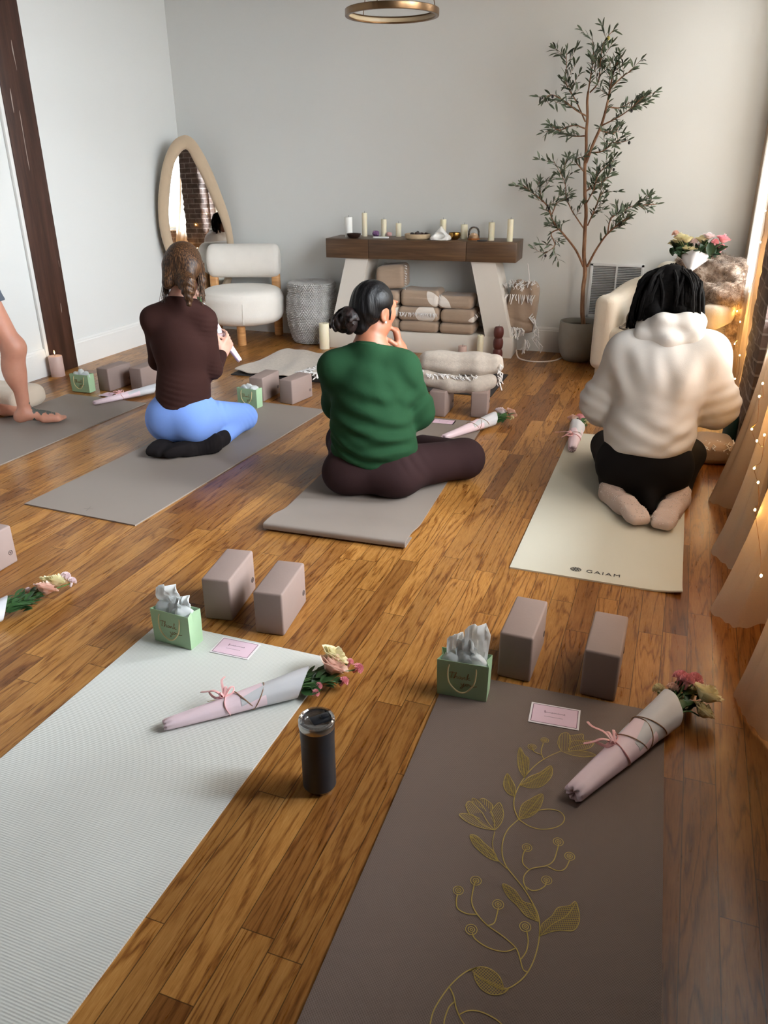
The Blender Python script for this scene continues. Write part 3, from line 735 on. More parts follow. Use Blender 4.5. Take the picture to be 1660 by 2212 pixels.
def gift_bag(label, loc, rz, tissue_h, seed, tilt=1., dw=1.):
    rg = random.Random(seed); t = empty('gift_bag', (loc[0], loc[1], .0065), label, 'gift bag', rz, 'mint gift bags at the mats')
    # open paper shell, slightly wider at the top, with a folded gusset
    w, d, h = BW / 2 * dw, BD / 2, BH; mb = MB(); G = []
    for k, (z, s) in enumerate([(0, .97), (h * .33, .98), (h * .66, .995), (h, 1.)]):
        g = .35 * d * (k / 3); row = [(-w * s, -d * s, z), (0, -d * s - .002 * math.sin(PI * k / 3), z), (w * s, -d * s, z), (w * s - g, 0, z), (w * s, d * s, z), (0, d * s, z), (-w * s, d * s, z), (-w * s + g, 0, z), (-w * s, -d * s, z)]
        G.append(row)
    mb.sheet(G, -.0012); mb.box((0, 0, .0008), (w * 1.92, d * 1.92, .0016)); mb.obj('paper_body', mint, t, angle=25)
    for sy in (-1, 1):
        y = sy * (d + .003); drop = .072 if sy < 0 else -.0
        if sy < 0: pts = [(-.038, y + .004, h - .012), (-.041, y, h - .03), (-.036, y - .004, h - .065), (-.012, y - .006, h - .09), (.012, y - .006, h - .09), (.034, y - .004, h - .062), (.039, y, h - .03), (.038, y + .004, h - .014)]
        else: pts = [(-.038, y - .004, h - .012), (-.042, y + .002, h - .02), (-.038, y + .006, h - .06), (0, y + .008, h - .085), (.038, y + .006, h - .06), (.042, y + .002, h - .02), (.038, y - .004, h - .012)]
        MB().tube(catmull(pts, 6), .0022, 7).obj('cord_handle', twine, t)
    sb = MB()
    for st in script_strokes():
        pts = [((x - .45) * .085, 0, (z - .55) * .06) for x, z in st]; P = catmull(pts, 5)
        sb.tube([(p.x, -d - .0014, p.z + h * .5) for p in P], .0009, 5)
    sb.obj('script_lettering', goldink, t)
    # crumpled tissue: creased lumps filling the mouth of the bag, plus a few upright folded leaves
    tb_ = MB()
    def lump(c, r, sd):
        bm = bmesh.new(); bmesh.ops.create_icosphere(bm, subdivisions=3, radius=1.); q = random.Random(sd); dirs = [Vector((q.gauss(0, 1), q.gauss(0, 1), q.gauss(0, 1))).normalized() for _ in range(16)]; offs = [q.uniform(.72, .98) for _ in dirs]
        for v in bm.verts:
            n_ = v.co.normalized(); k_ = min([o_ / max(n_.dot(d_), .2) for d_, o_ in zip(dirs, offs)] + [1.15]); v.co = n_ * k_ * (1 + .05 * math.sin(9 * n_.x + sd) * math.sin(8 * n_.z))
            v.co = Vector((v.co.x * r[0] + c[0], v.co.y * r[1] + c[1], v.co.z * r[2] + c[2]))
        bm.verts.index_update(); tb_.add([v.co[:] for v in bm.verts], [[v.index for v in f.verts] for f in bm.faces]); bm.free()
    lump((-w * .45, 0, h * .93), (w * .48, d * .8, .026), seed); lump((w * .40, 0, h * .93), (w * .50, d * .8, .028), seed + 1); lump((0, d * .1, h * .98), (w * .5, d * .75, .028), seed + 2)
    if tissue_h > .04:
        for k, (xo, ww_, hf) in enumerate(((.42 * tilt / 1.5, .034, 1.), (-.36 * tilt / 1.5, .026, .62), (.05, .03, .55))):
            G = []; y0 = d * (.45 - .3 * k)
            for j in range(9):
                v = j / 8; row = []
                for i in range(9):
                    u = i / 8 - .5; cr = .004 * math.sin(11 * u + 5 * v + k) + .003 * math.sin(17 * u - 9 * v)
                    top = tissue_h * hf * (1 - .25 * (abs(u) * 2) ** 2.5 + .10 * u * (1 if k % 2 else -1))
                    row.append((max(-w * .97, min(w * .97, xo * w + u * 2 * ww_ * (.8 + .25 * v))), y0 + cr * (1 + v) + .012 * v * math.sin(3 * u + k), h * .75 + v * (top + h * .25)))
                G.append(row)
            tb_.sheet(G, .0012)
    tb_.obj('tissue_paper', tissue_m, t, angle=50)
    return t
gift_bag('mint green gift bag with white tissue standing on the pale grey mat', (-1.345, 1.728), math.radians(-4), .07, 3, -1.6)
gift_bag('mint green gift bag with tall white tissue standing on the brown mat corner', (-.426, 1.783), math.radians(4), .105, 8, 1.5)
gift_bag('mint green gift bag with flat tissue near the timber post', (-3.655, 4.055), math.radians(1), .02, 5)
gift_bag('mint green gift bag partly behind the blue knee', (-2.425, 4.115), math.radians(-6), .03, 9, -1.5)

# ------------------------------------------------------------------ pink cards
pinkc = simple('pink_card', (236, 205, 220), .6, var=.02); whitec = simple('white_card_edge', (240, 232, 234), .6, var=.02); plum = simple('plum_ink', (112, 70, 92), .6)
def card(label, loc, rz, seed, cut=1.):
    rg = random.Random(seed); t = empty('pink_card', (loc[0], loc[1], .0068), label, 'card', rz, 'pink cards on the mats')
    MB().box((0, 0, .0006), (.134, .087, .0012)).obj('card_stock', whitec, t)
    MB().box((0, 0, .0013), (.120, .074, .0003)).obj('pink_panel', pinkc, t)
    b = MB(); x, y = .0607, .0377
    ribbon(b, [(-x, -y), (x, -y)], .0018, .00148); ribbon(b, [(-x, y), (x, y)], .0018, .00148); ribbon(b, [(-x, -y), (-x, y)], .0018, .00149); ribbon(b, [(x, -y), (x, y)], .0018, .00149)
    b.obj('border_line', plum, t)
    s = MB()
    pts = []; 
    for k in range(46):
        xx = -.027 + .054 * k / 45; pts.append((xx, .009 + (.0042 if (k // 2) % 7 == 1 else .0021) * math.sin(k * 1.9)))
    ribbon(s, pts, .0011, .0016)
    pts = [(-.027 + .0012 * math.cos(k), .009 + .006 * math.sin(k * .8) + .001) for k in range(8)]; ribbon(s, pts, .0012, .0016)
    pts = [(-.028 + .05 * k / 59, -.009 + .0014 * math.sin(k * 2.4)) for k in range(60)]; ribbon(s, pts, .0009, .0016)
    s.obj('handwriting', plum, t); return t
card('pink card with a plum border lying by the mint bag on the pale grey mat', (-1.153, 1.749), math.radians(1.5), 1)
card('pink card with a plum border lying on the brown mat', (-.163, 1.762), math.radians(4), 2)
card('pink card lying on the taupe mat beside the green sleeve', (-1.196, 4.203), math.radians(3), 3)
card('pink card half under the wrapped stems near the timber post', (-3.42, 4.035), math.radians(-4), 4)

# ------------------------------------------------------------------ flowers
def petal(c, ax, out, ln, wd, curl, cup):
    """one petal growing from c along ax, leaning to out"""
    ax = Vector(ax).normalized(); out = Vector(out).normalized(); side = ax.cross(out).normalized(); G = []
    for i in range(5):
        v = i / 4; row = []
        for j in range(5):
            u = j / 4 - .5; wv = wd * (math.sin(PI * (.12 + .80 * v)) ** .7)
            p = Vector(c) + ax * ln * (v - .08 * abs(u) * v) + out * (curl * v * v + cup * math.sin(PI * v) - cup * 2.2 * u * u * math.sin(PI * min(v + .1, 1))) + side * wv * u * 2 * .5
            row.append(p)
        G.append(row)
    return G
def rose_mb(r=.03, seed=0, openness=1.):
    rg = random.Random(seed); m = MB()
    for L, n in enumerate((2, 3, 4, 5, 5)):
        R = r * (.16 + .17 * L); H = r * (1.45 - .13 * L); fl_r = (.04 + .10 * L) * openness; W = 2 * PI / n * 1.45
        for k in range(n):
            a0 = 2 * PI * k / n + L * .9 + rg.uniform(-.15, .15); G = []; hh = H * rg.uniform(.93, 1.06)
            for i in range(7):
                v = i / 6; row = []
                for j in range(7):
                    u = j / 6 * 2 - 1; rad = R * (.45 + .55 * math.sin(min(v * 1.25, 1) * PI / 2)) + fl_r * r * max(0, v - .55) ** 2 * 5.5 + .02 * r * u; an = a0 + u * W / 2 * (.55 + .45 * math.sin(PI * min(v + .15, 1) * .62))
                    row.append((rad * math.cos(an), rad * math.sin(an), hh * v - .22 * hh * u * u * v - .10 * fl_r * hh * max(0, v - .7) * 6))
                G.append(row)
            m.sheet(G)
    m.lathe([(.0, -.004), (r * .4, 0), (r * .62, r * .22), (r * .5, r * .4)], 12)
    return m
def carnation_mb(r=.018, seed=0):
    rg = random.Random(seed); m = MB()
    for L in range(5):
        tilt = .25 + .27 * L; n = 44; fq = rg.choice((7, 9, 11)); ph = rg.uniform(0, 6); G = []; ln = r * (1.15 - .03 * L)
        for i in range(6):
            v = i / 5; row = []
            for k in range(n + 1):
                a = 2 * PI * k / n; w_ = (.20 * math.sin(fq * a + ph) + .10 * math.sin((2 * fq + 3) * a)) * v * v; t_ = tilt + w_
                row.append((ln * v * math.sin(t_) * math.cos(a), ln * v * math.sin(t_) * math.sin(a), ln * v * math.cos(t_) * (1 + .1 * math.sin(17 * a) * v) + r * .1))
            G.append(row)
        m.sheet(G)
    m.lathe([(.0, -r * .9), (r * .26, -r * .8), (r * .34, -.1 * r), (r * .22, r * .3)], 8)
    return m
def xform(mb, M, c):
    return MB().add([M @ Vector(v) + Vector(c) for v in mb.V], mb.F)
def petal_mat(name, inner, outer):
    return thin_cloth(name, tuple((p + q) / 2 for p, q in zip(inner, outer)), .35, .06, 50., .6)
pm_cream = petal_mat('cream_petals', (240, 232, 190), (248, 242, 214)); pm_blush = petal_mat('blush_petals', (246, 206, 196), (250, 228, 212)); pm_pink = petal_mat('pink_petals', (246, 170, 182), (250, 198, 204))
pm_white = petal_mat('white_pink_petals', (246, 226, 230), (252, 240, 240))
leafm = simple('flower_leaf', (58, 92, 50), .45, var=.3, vscale=25); stemm = simple('flower_stem', (70, 104, 54), .5, var=.2)
paperm = simple('pink_wrap_paper', (238, 214, 222), .55, var=.04, vscale=20, bump=.12, bscale=30); greyp = simple('silver_wrap_paper', (206, 206, 210), .5, var=.06, vscale=18, bump=.15, bscale=25)
ribm = simple('pink_satin_ribbon', (236, 176, 176), .3, var=.06, sheen=.3); twn = simple('brown_twine', (150, 112, 84), .7, var=.2, vscale=60); sealm = simple('gold_sticker', (150, 120, 60), .35, .7)
def leaf_mb(m, p, d, ln, wd, nrm=(0, 0, 1)):
    d = Vector(d).normalized(); s = d.cross(Vector(nrm)); s = s.normalized() if s.length > 1e-4 else Vector((1, 0, 0)); up = s.cross(d); G = []
    for i in range(6):
        v = i / 5; w = wd * math.sin(PI * (v * .92 + .04)) ** .8
        G.append([Vector(p) + d * ln * v + s * w * u * .5 + up * (ln * .10 * math.sin(2.2 * v) + abs(u) * w * .18) for u in (-1, 0, 1)])
    m.sheet(G)
def arrow(d):
    d = Vector(d).normalized(); return d.to_track_quat('Z', 'Y').to_matrix()
def bouquet(label, loc, rz, plen, seed, blooms, bow=True, twines=1, seal=False, mat_w=None, rx=None, r0=.017, r1=.042, leaves=7, spread=1., pitch=None):
    """wrapped posy lying along local +X: narrow paper end at the origin, flowers past the open end"""
    rg = random.Random(seed); t = empty('wrapped_bouquet', loc, label, 'bouquet', rz, 'small paper wrapped bouquets')
    if pitch is not None: t.rotation_euler = pitch
    pw_ = mat_w or paperm
    def tube_paper(x0, x1, ra, rb, n=40, cut=0.):
        G = []
        for i in range(13):
            v = i / 12; row = []
            for k in range(n + 1):
                a = 2 * PI * k / n * 1.02; rr = (ra + (rb - ra) * v) * (1 + .035 * math.sin(3 * a + 5 * v) + .02 * math.sin(7 * a + 2)) + .0012 * k / n
                zc = rb * .86 * (v * (x1 / plen)) + ra * .9 * (1 - v * (x1 / plen))
                x = x0 + (x1 - x0) * v + cut * v ** 3 * math.sin(a + 1.0) * .5
                row.append((x, rr * math.cos(a), max(.0012, zc_of(x) + rr * .82 * math.sin(a))))
            G.append(row)
        return G
    def zc_of(x): f = max(0, min(1, x / plen)); return (r0 + (r1 - r0) * f) * .83
    G_ = tube_paper(0, plen * .70, r0, r0 + (r1 - r0) * .7); pin = []
    for q_, xx in ((.12, .004), (.55, -.004), (.9, -.004)):
        pin.append([(xx + .004 * math.sin(5 * k), y * q_ * (1 + .12 * math.sin(4 * k)), max(.0012, zc_of(0) + (z - zc_of(0)) * q_ * .9)) for k, (x, y, z) in enumerate(G_[0])])
    MB().sheet(pin + G_, .0006).obj('paper_wrap', pw_, t, angle=60)
    MB().sheet(tube_paper(plen * .52, plen, (r0 + (r1 - r0) * .52) * .97, r1, cut=.06), .0008).obj('silver_collar', greyp, t, angle=60)
    m = MB(); x0 = plen * .95; sp = spread
    ends = []
    for (kind, col, dx, dy, dz, r) in blooms:
        p = Vector((plen + dx, dy * sp, max(dz, r * .55))); ends.append((kind, col, p, r))
        m.tube(catmull([(plen * .9, dy * .25, zc_of(plen)), (plen + dx * .5, dy * .6 * sp, zc_of(plen) * .8 + dz * .3), p - Vector((.006, 0, 0))], 5), .0022, 6)
    m.obj('stems', stemm, t)
    for kind, col, p, r in ends:
        d = (p - Vector((plen * .8, 0, zc_of(plen)))).normalized(); d = (d + Vector((rg.uniform(-.5, -.1), rg.uniform(-.3, .3), rg.uniform(.5, 1.0)))).normalized()
        f = rose_mb(r, rg.randint(0, 99), rg.uniform(.7, 1.2)) if kind == 'rose' else carnation_mb(r, rg.randint(0, 99))
        xform(f, arrow(d), p).obj(kind, col, t, angle=70)
    m = MB()
    for k in range(leaves):
        a = rg.uniform(-1.1, 1.1); x = plen * rg.uniform(.94, 1.0) + .03 * rg.random(); 
        leaf_mb(m, (x, rg.uniform(-.5, .5) * r1, zc_of(plen) * rg.uniform(.5, 1.2)), (1, math.sin(a) * .9, rg.uniform(-.1, .25)), rg.uniform(.05, .085), rg.uniform(.028, .042), (0, rg.uniform(-.5, .5), 1))
    for k in range(leaves * 4):
        x = plen + rg.uniform(-.01, .10); leaf_mb(m, (x, rg.uniform(-.8, .8) * r1 * sp, rg.uniform(.008, .05)), (1, rg.uniform(-1, 1), rg.uniform(-.2, .4)), rg.uniform(.025, .055), rg.uniform(.010, .024))
    m.obj('leaves', leafm, t, angle=60)
    if bow:
        x = plen * .42; rr = (r0 + (r1 - r0) * .42) * 1.06; zc = zc_of(x); b = MB()
        loop = [(x + .006 * math.sin(a * 2), rr * math.cos(a), max(.002, zc + rr * .84 * math.sin(a))) for a in [2 * PI * k / 24 for k in range(25)]]
        b.tube(loop, .0032, 6, flat=.35)
        top = Vector((x, rr * .35, zc + rr * .8))
        for sx, sy, ln in ((1, .8, .034), (-1, 1., .034), (.5, 1.2, .03), (-.4, .2, .03)):
            b.tube(catmull([top, top + Vector((sx * ln * .6, sy * ln * .6, .012)), top + Vector((sx * ln, sy * ln * .9, .006)), top + Vector((sx * ln * .7, sy * ln * .2, .0)), top], 5), .0042, 6, flat=.3)
        for sx, sy in ((.2, 1.6), (-.9, .9)):
            b.tube(catmull([top, top + Vector((sx * .02, sy * .02, .012)), top + Vector((sx * .05, sy * .045, .003)), top + Vector((sx * .07 + .01, sy * .06, -.004))], 5), .0038, 6, flat=.25)
        b.obj('ribbon_bow', ribm, t)
    for q in range(twines):
        x = plen * (.56 + .10 * q); rr = (r0 + (r1 - r0) * x / plen) * 1.05; zc = zc_of(x); sl = .022 * (1 if q % 2 else -1)
        MB().tube([(x + sl * math.sin(a + .6), rr * math.cos(a), max(.0015, zc + rr * .84 * math.sin(a))) for a in [2 * PI * k / 24 for k in range(25)]], .0015, 6).obj('twine', twn, t)
    if seal:
        x = plen * .33; rr = (r0 + (r1 - r0) * x / plen); zc = zc_of(x)
        MB().lathe([(0, .0), (.011, 0), (.011, .001), (0, .0012)], 16, (x, rr * .62, zc + rr * .76), rot3(x=-.6)).obj('sticker', sealm, t)
    return t
B1 = [('rose', pm_blush, .085, .012, .035, .038), ('rose', pm_cream, .10, .048, .045, .036), ('carnation', pm_pink, .165, .0, .03, .017), ('carnation', pm_pink, .155, .035, .03, .013), ('carnation', pm_pink, .11, -.03, .02, .015), ('carnation', pm_pink, .02, -.045, .02, .012), ('carnation', pm_pink, .035, -.03, .03, .011)]
def ang2(a, b): return math.atan2(b[1] - a[1], b[0] - a[0])
a, b = (-1.132, 1.354), (-.74, 1.75); bouquet('pink paper bouquet with gold sticker and bow lying on the pale grey mat', (*a, .007), ang2(a, b) - .02, .385, 11, B1, True, 2, True)
a, b = (-.072, 1.470), (.185, 1.96); bouquet('pink paper bouquet tied with brown twine lying on the brown mat', (*a, .007), ang2(a, b), .43, 14,
    [('rose', pm_cream, .085, -.05, .05, .034), ('rose', pm_cream, .045, -.065, .03, .026), ('carnation', pm_pink, .10, .03, .065, .022), ('carnation', pm_pink, .125, .0, .06, .023), ('carnation', pm_pink, .13, .045, .045, .020), ('carnation', pm_pink, .085, .005, .075, .022), ('carnation', pm_cream, .05, .06, .035, .018), ('carnation', pm_cream, .10, -.012, .04, .017), ('carnation', pm_blush, .06, .03, .05, .018)], True, 3, False, r0=.024, r1=.047, leaves=9)
a, b = (-1.102, 3.893), (-.84, 4.36); bouquet('white pink bouquet whose roses point past the mat corner, right of the green sleeve', (*a, .007), ang2(a, b), .40, 17,
    [('rose', pm_white, .075, .02, .045, .030), ('rose', pm_blush, .11, -.02, .04, .030), ('carnation', pm_pink, .12, .03, .04, .014), ('carnation', pm_cream, .10, -.045, .03, .014)], False, 3, r0=.018, r1=.044)
a, b = (-3.365, 3.809), (-3.16, 4.20); bouquet('slim pink bouquet with a big bow on the mat by the timber post', (*a, .007), ang2(a, b), .42, 21,
    [('rose', pm_blush, .06, .0, .04, .026), ('carnation', pm_pink, .10, .02, .03, .015), ('carnation', pm_pink, .09, -.02, .03, .013)], True, 0, True, r0=.016, r1=.036)
a, b = (-2.09, 1.27), (-1.905, 1.88); bouquet('bouquet of cream roses at the picture edge, its paper mostly cropped', (*a, .004), ang2(a, b), .40, 25,
    [('rose', pm_blush, .13, -.022, .036, .031), ('rose', pm_cream, .185, .0, .036, .029), ('rose', pm_cream, .165, .022, .04, .024), ('carnation', pm_white, .23, .012, .04, .02), ('carnation', pm_white, .235, -.02, .03, .017), ('carnation', pm_white, .245, .035, .03, .015), ('carnation', pm_white, .11, .05, .03, .012)], False, 1, False, greyp, r0=.018, r1=.04, leaves=9)
a, b = (-.418, 3.93), (-.45, 4.45); bouquet('small pink bouquet with a bow beside the white hoodie sleeve', (*a, .007), ang2(a, b), .34, 29,
    [('rose', pm_blush, .07, .03, .04, .027), ('rose', pm_pink, .09, -.01, .045, .025), ('carnation', pm_cream, .06, -.04, .04, .016), ('carnation', pm_pink, .12, -.03, .03, .015)], True, 1, False, r0=.02, r1=.042)

# ------------------------------------------------------------------ tumbler
tu = empty('tumbler', (-.661, 1.31, 0), 'dark charcoal steel travel tumbler with a clear lid standing on the floorboards', 'tumbler')
steel = simple('brushed_steel', (190, 188, 184), .25, 1., var=.08); pc = simple('charcoal_powder_coat', (42, 47, 54), .45, var=.05, bump=.1, bscale=900)
MB().lathe([(.0335, 0), (.0345, .002), (.0345, .012)], 48).obj('steel_foot', steel, tu)
MB().lathe([(.0352, .012), (.036, .014), (.0395, .12), (.0422, .183), (.0428, .186), (.0405, .187), (.0405, .012)], 48).obj('coated_body', pc, tu)
MB().lathe([(.0425, .186), (.0430, .188), (.0430, .2005), (.042, .202), (.0405, .2015), (.0405, .186)], 48).obj('steel_rim', steel, tu)
lidm = NT('clear_lid_plastic'); lidm.set(Roughness=.08); g1 = lidm.n('ShaderNodeBsdfTransparent'); g2 = lidm.n('ShaderNodeBsdfGlossy'); g2.inputs['Roughness'].default_value = .08; g3 = lidm.n('ShaderNodeMixShader'); g3.inputs[0].default_value = .35
g1.inputs[0].default_value = (.86, .88, .9, 1); lidm.l(g1.outputs[0], g3.inputs[1]); lidm.l(g2.outputs[0], g3.inputs[2]); lidm.l(g3.outputs[0], lidm.out.inputs[0])
ld = MB().lathe([(.0, .193), (.030, .193), (.033, .196), (.035, .206), (.0385, .2085), (.0425, .2065), (.0435, .2015), (.0415, .2005)], 48).obj('clear_lid', lidm.m, tu)
MB().box((.0, .0, .1925), (.074, .074, .0015), bev=.0007).obj('lid_floor', simple('shadow_interior', (58, 62, 68), .3, .6), ld) if False else None
MB().lathe([(.0, .188), (.0400, .188), (.0400, .1905), (.0, .1905)], 40).obj('inner_plate', simple('smoky_plate', (96, 100, 106), .25, .5), tu)
sd = MB().box((.006, .008, .1985), (.03, .046, .008), rot3(z=-.7), bev=.003); sd.box((.014, .016, .2045), (.014, .02, .008), rot3(z=-.7), bev=.003)
sd.obj('lid_slider', simple('black_plastic', (30, 33, 38), .3), tu)
# ------------------------------------------------------------------ pebble mirror leaning in the corner
mr = empty('pebble_mirror', (-3.97, 5.95, 0), 'tall pebble shaped mirror with a padded beige frame leaning in the corner', 'mirror')
mr.rotation_euler = (0, 0, math.atan2(.69, .72))     # local x runs along the glass, local -y faces the room
OUT = [(.048, 1.603), (-.05, 1.556), (-.139, 1.42), (-.199, 1.231), (-.232, 1.056), (-.236, .876), (-.205, .70), (-.14, .48), (-.06, .30), (.06, .21), (.20, .24), (.31, .40), (.37, .60), (.377, .779), (.357, .967), (.307, 1.152), (.246, 1.331), (.184, 1.471), (.12, 1.57)]
INN = [(.044, 1.497), (-.049, 1.403), (-.107, 1.23), (-.142, 1.053), (-.152, .909), (-.135, .76), (-.085, .56), (-.02, .42), (.07, .325), (.18, .35), (.265, .47), (.305, .629), (.313, .80), (.273, .97), (.218, 1.117), (.164, 1.261), (.101, 1.402)]
def resamp(P, n):
    P = [Vector((p[0], 0, p[1])) for p in P]; C = catmull(P, 10, True); C.append(C[0]); d = [0]
    for i in range(len(C) - 1): d.append(d[-1] + (C[i + 1] - C[i]).length)
    out = []; j = 0
    for k in range(n):
        s = d[-1] * k / n
        while d[j + 1] < s: j += 1
        t = (s - d[j]) / max(d[j + 1] - d[j], 1e-9); out.append(C[j].lerp(C[j + 1], t))
    return out
N_ = 120; Oo = resamp(OUT, N_); Ii = resamp(INN, N_)
# padded ring: rounded section swept between the two outlines
G = []
for k in range(N_ + 1):
    o, i = Oo[k % N_], Ii[k % N_]; row = []
    for q in range(13):
        a = 2 * PI * q / 12; m_ = (o + i) / 2; h_ = (o - i) / 2; row.append(m_ + h_ * math.cos(a) + Vector((0, -.028 * math.sin(a) - .004, 0)))
    G.append(row)
LEAN = Matrix.Rotation(-.022, 3, 'X')
def leanv(G): return [[LEAN @ Vector(p) for p in r] for r in G]
MB().sheet(leanv(G)).obj('padded_frame', fabric('beige_velvet', (196, 174, 148), sheen=.4, strength=.1), mr, angle=180)
mm = NT('mirror_silver'); mm.base((.93, .94, .94, 1)); mm.set(Metallic=1., Roughness=.01)
MI = [i + (o - i) * .12 for o, i in zip(Oo, Ii)]
cx_ = Vector((.08, 0, .9)); mbm = MB(); mbm.add([LEAN @ (p + Vector((0, -.008, 0))) for p in MI], [tuple(range(N_))]); mbm.obj('mirror_glass', mm.m, mr, angle=180)
mbb = MB(); mbb.add([LEAN @ (o_ * .97 + cx_ * .03 + Vector((0, .012, 0))) for o_ in Oo], [tuple(range(N_ - 1, -1, -1))]); mbb.add([LEAN @ (o_ * .97 + cx_ * .03 + Vector((0, .02, 0))) for o_ in Oo], [tuple(range(N_))]); mbb.obj('backing_board', simple('mdf', (150, 130, 108), .8), mr, angle=180)

# ------------------------------------------------------------------ lounge chair
lc = empty('lounge_chair', (-3.46, 5.88, 0), 'cream boucle lounge chair with bolster back and round oak legs', 'chair', math.atan2(.35, .94))
bou = fabric('cream_boucle', (238, 232, 224), weave=160, strength=.5, var=.06)
oak = wood('pale_oak', (168, 116, 68), (204, 150, 96), (222, 172, 118), (3, 3, 26), .45)
s = Sdf(); s.rbox((0, .0, .298), (.345, .33, .135), .125, k=.0); s.ell((0, 0, .40), (.30, .29, .05), k=.06)
s.ops[0] = ('u', 0, (lambda P: (lambda q: np.linalg.norm(np.maximum(q, 0), axis=1) + np.minimum(q.max(1), 0) - .095)(np.stack([np.linalg.norm(P[:, :2] / np.array([1.0, .95]), axis=1) - (.345 - .095), np.abs(P[:, 2] - .298) - (.135 - .095)], 1))))
link_mesh('seat', s.mesh('seat', .008), bou, lc)
# seam piping on the front of the seat
pts = [(.06, -.33 * .95 - .0, z) for z in (.2, .26, .32, .36)]; MB().tube([(.05, -.345 * .95 * 1.0, .19), (.05, -.348 * .95, .26), (.05, -.345 * .95, .34), (.05, -.31, .405), (.05, -.25, .43)], .0025, 6).obj('seam', bou, lc)
s = Sdf(); ax = Vector((1, 0, 0))
s.ops.append(('u', 0, lambda P: (lambda q: np.linalg.norm(np.maximum(q, 0), axis=1) + np.minimum(q.max(1), 0) - .05)(np.stack([np.linalg.norm((P[:, 1:] - np.array([.2, .635])) * np.array([1.12, 1.]), axis=1) - (.137 - .05), np.abs(P[:, 0]) - (.305 - .05)], 1))))
s._ext(np.array([-.31, .05, .49]), np.array([.31, .35, .78])); link_mesh('bolster_backrest', s.mesh('bolster_backrest', .007), bou, lc)
MB().lathe([(.034, 0), (.036, .004), (.036, .18), (.03, .185)], 28, (.0, -.19, 0)).obj('leg', oak, lc)
for sx in (-1, 1):
    MB().box((sx * .265, .185, .27), (.075, .052, .54), bev=.022, seg=4).obj('leg', oak, lc)

# ------------------------------------------------------------------ woven stool / basket
wv = NT('white_woven_rope'); sp = wv.n('ShaderNodeSeparateXYZ'); wv.l(wv.co(), sp.inputs[0])
an = wv.math('ARCTAN2', sp.outputs[1], sp.outputs[0]); rowi = wv.math('FLOOR', wv.math('MULTIPLY', sp.outputs[2], 70.))
wa = wv.math('SINE', wv.math('ADD', wv.math('MULTIPLY', an, 64.), wv.math('MULTIPLY', rowi, PI))); wz = wv.math('SINE', wv.math('MULTIPLY', sp.outputs[2], 70 * 2 * PI))
hh = wv.math('ADD', wv.math('MULTIPLY', wa, .5), wv.math('ABSOLUTE', wz)); nn = wv.noise(26, detail=5)
wv.base(wv.mix(wv.math('MULTIPLY', wv.math('ADD', wv.math('MULTIPLY', wa, .25), wv.math('MULTIPLY', nn, 1.3)), .8), lin((190, 184, 182)), lin((250, 248, 246)))); wv.set(Roughness=.85); wv.bump(wv.math('ADD', hh, wv.math('MULTIPLY', nn, .8)), .8, .012)
bs = empty('woven_stool', (-2.89, 6.04, 0), 'white woven barrel shaped stool between the lounge chair and the console', 'stool')
def woven(prof, nz, na, amp, nm, closed_top=False):
    """barrel surface covered in bulging rope stitches, alternate rows offset by half a stitch"""
    zs = [p[1] for p in prof]; rs = [p[0] for p in prof]; K = na * 4; V = []; F = []; rows = nz * 4; rg = random.Random(nm)
    jit = [[rg.uniform(.45, 1.25) for _ in range(na)] for _ in range(nz + 1)]
    for j in range(rows + 1):
        z = zs[0] + (zs[-1] - zs[0]) * j / rows; r = float(np.interp(z, zs, rs)); rw = min(j // 4, nz - 1); sh = .5 * (rw % 2)
        for k in range(K):
            a = 2 * PI * k / K; ph = (k / 4 + sh) % 1.; st = int(k / 4 + sh) % na
            d = amp * jit[rw][st] * max(0, math.sin(PI * ph)) * max(0, math.sin(PI * ((j % 4) / 4. if j < rows else 0)))
            V.append(((r + d) * math.cos(a), (r + d) * math.sin(a), z))
    for j in range(rows):
        for k in range(K): F.append((j * K + k, j * K + (k + 1) % K, (j + 1) * K + (k + 1) % K, (j + 1) * K + k))
    if closed_top: F.append(tuple(rows * K + k for k in range(K)))
    return MB().add(V, F)
woven([(.150, .002), (.164, .014), (.184, .08), (.204, .16), (.212, .24), (.207, .32), (.195, .40), (.186, .432)], 28, 46, .014, 'body').obj('woven_body', wv.m, bs, angle=180)
woven([(.184, .425), (.194, .432), (.196, .45), (.195, .478), (.186, .492)], 5, 46, .012, 'lid', True).obj('woven_lid', wv.m, bs, angle=70)

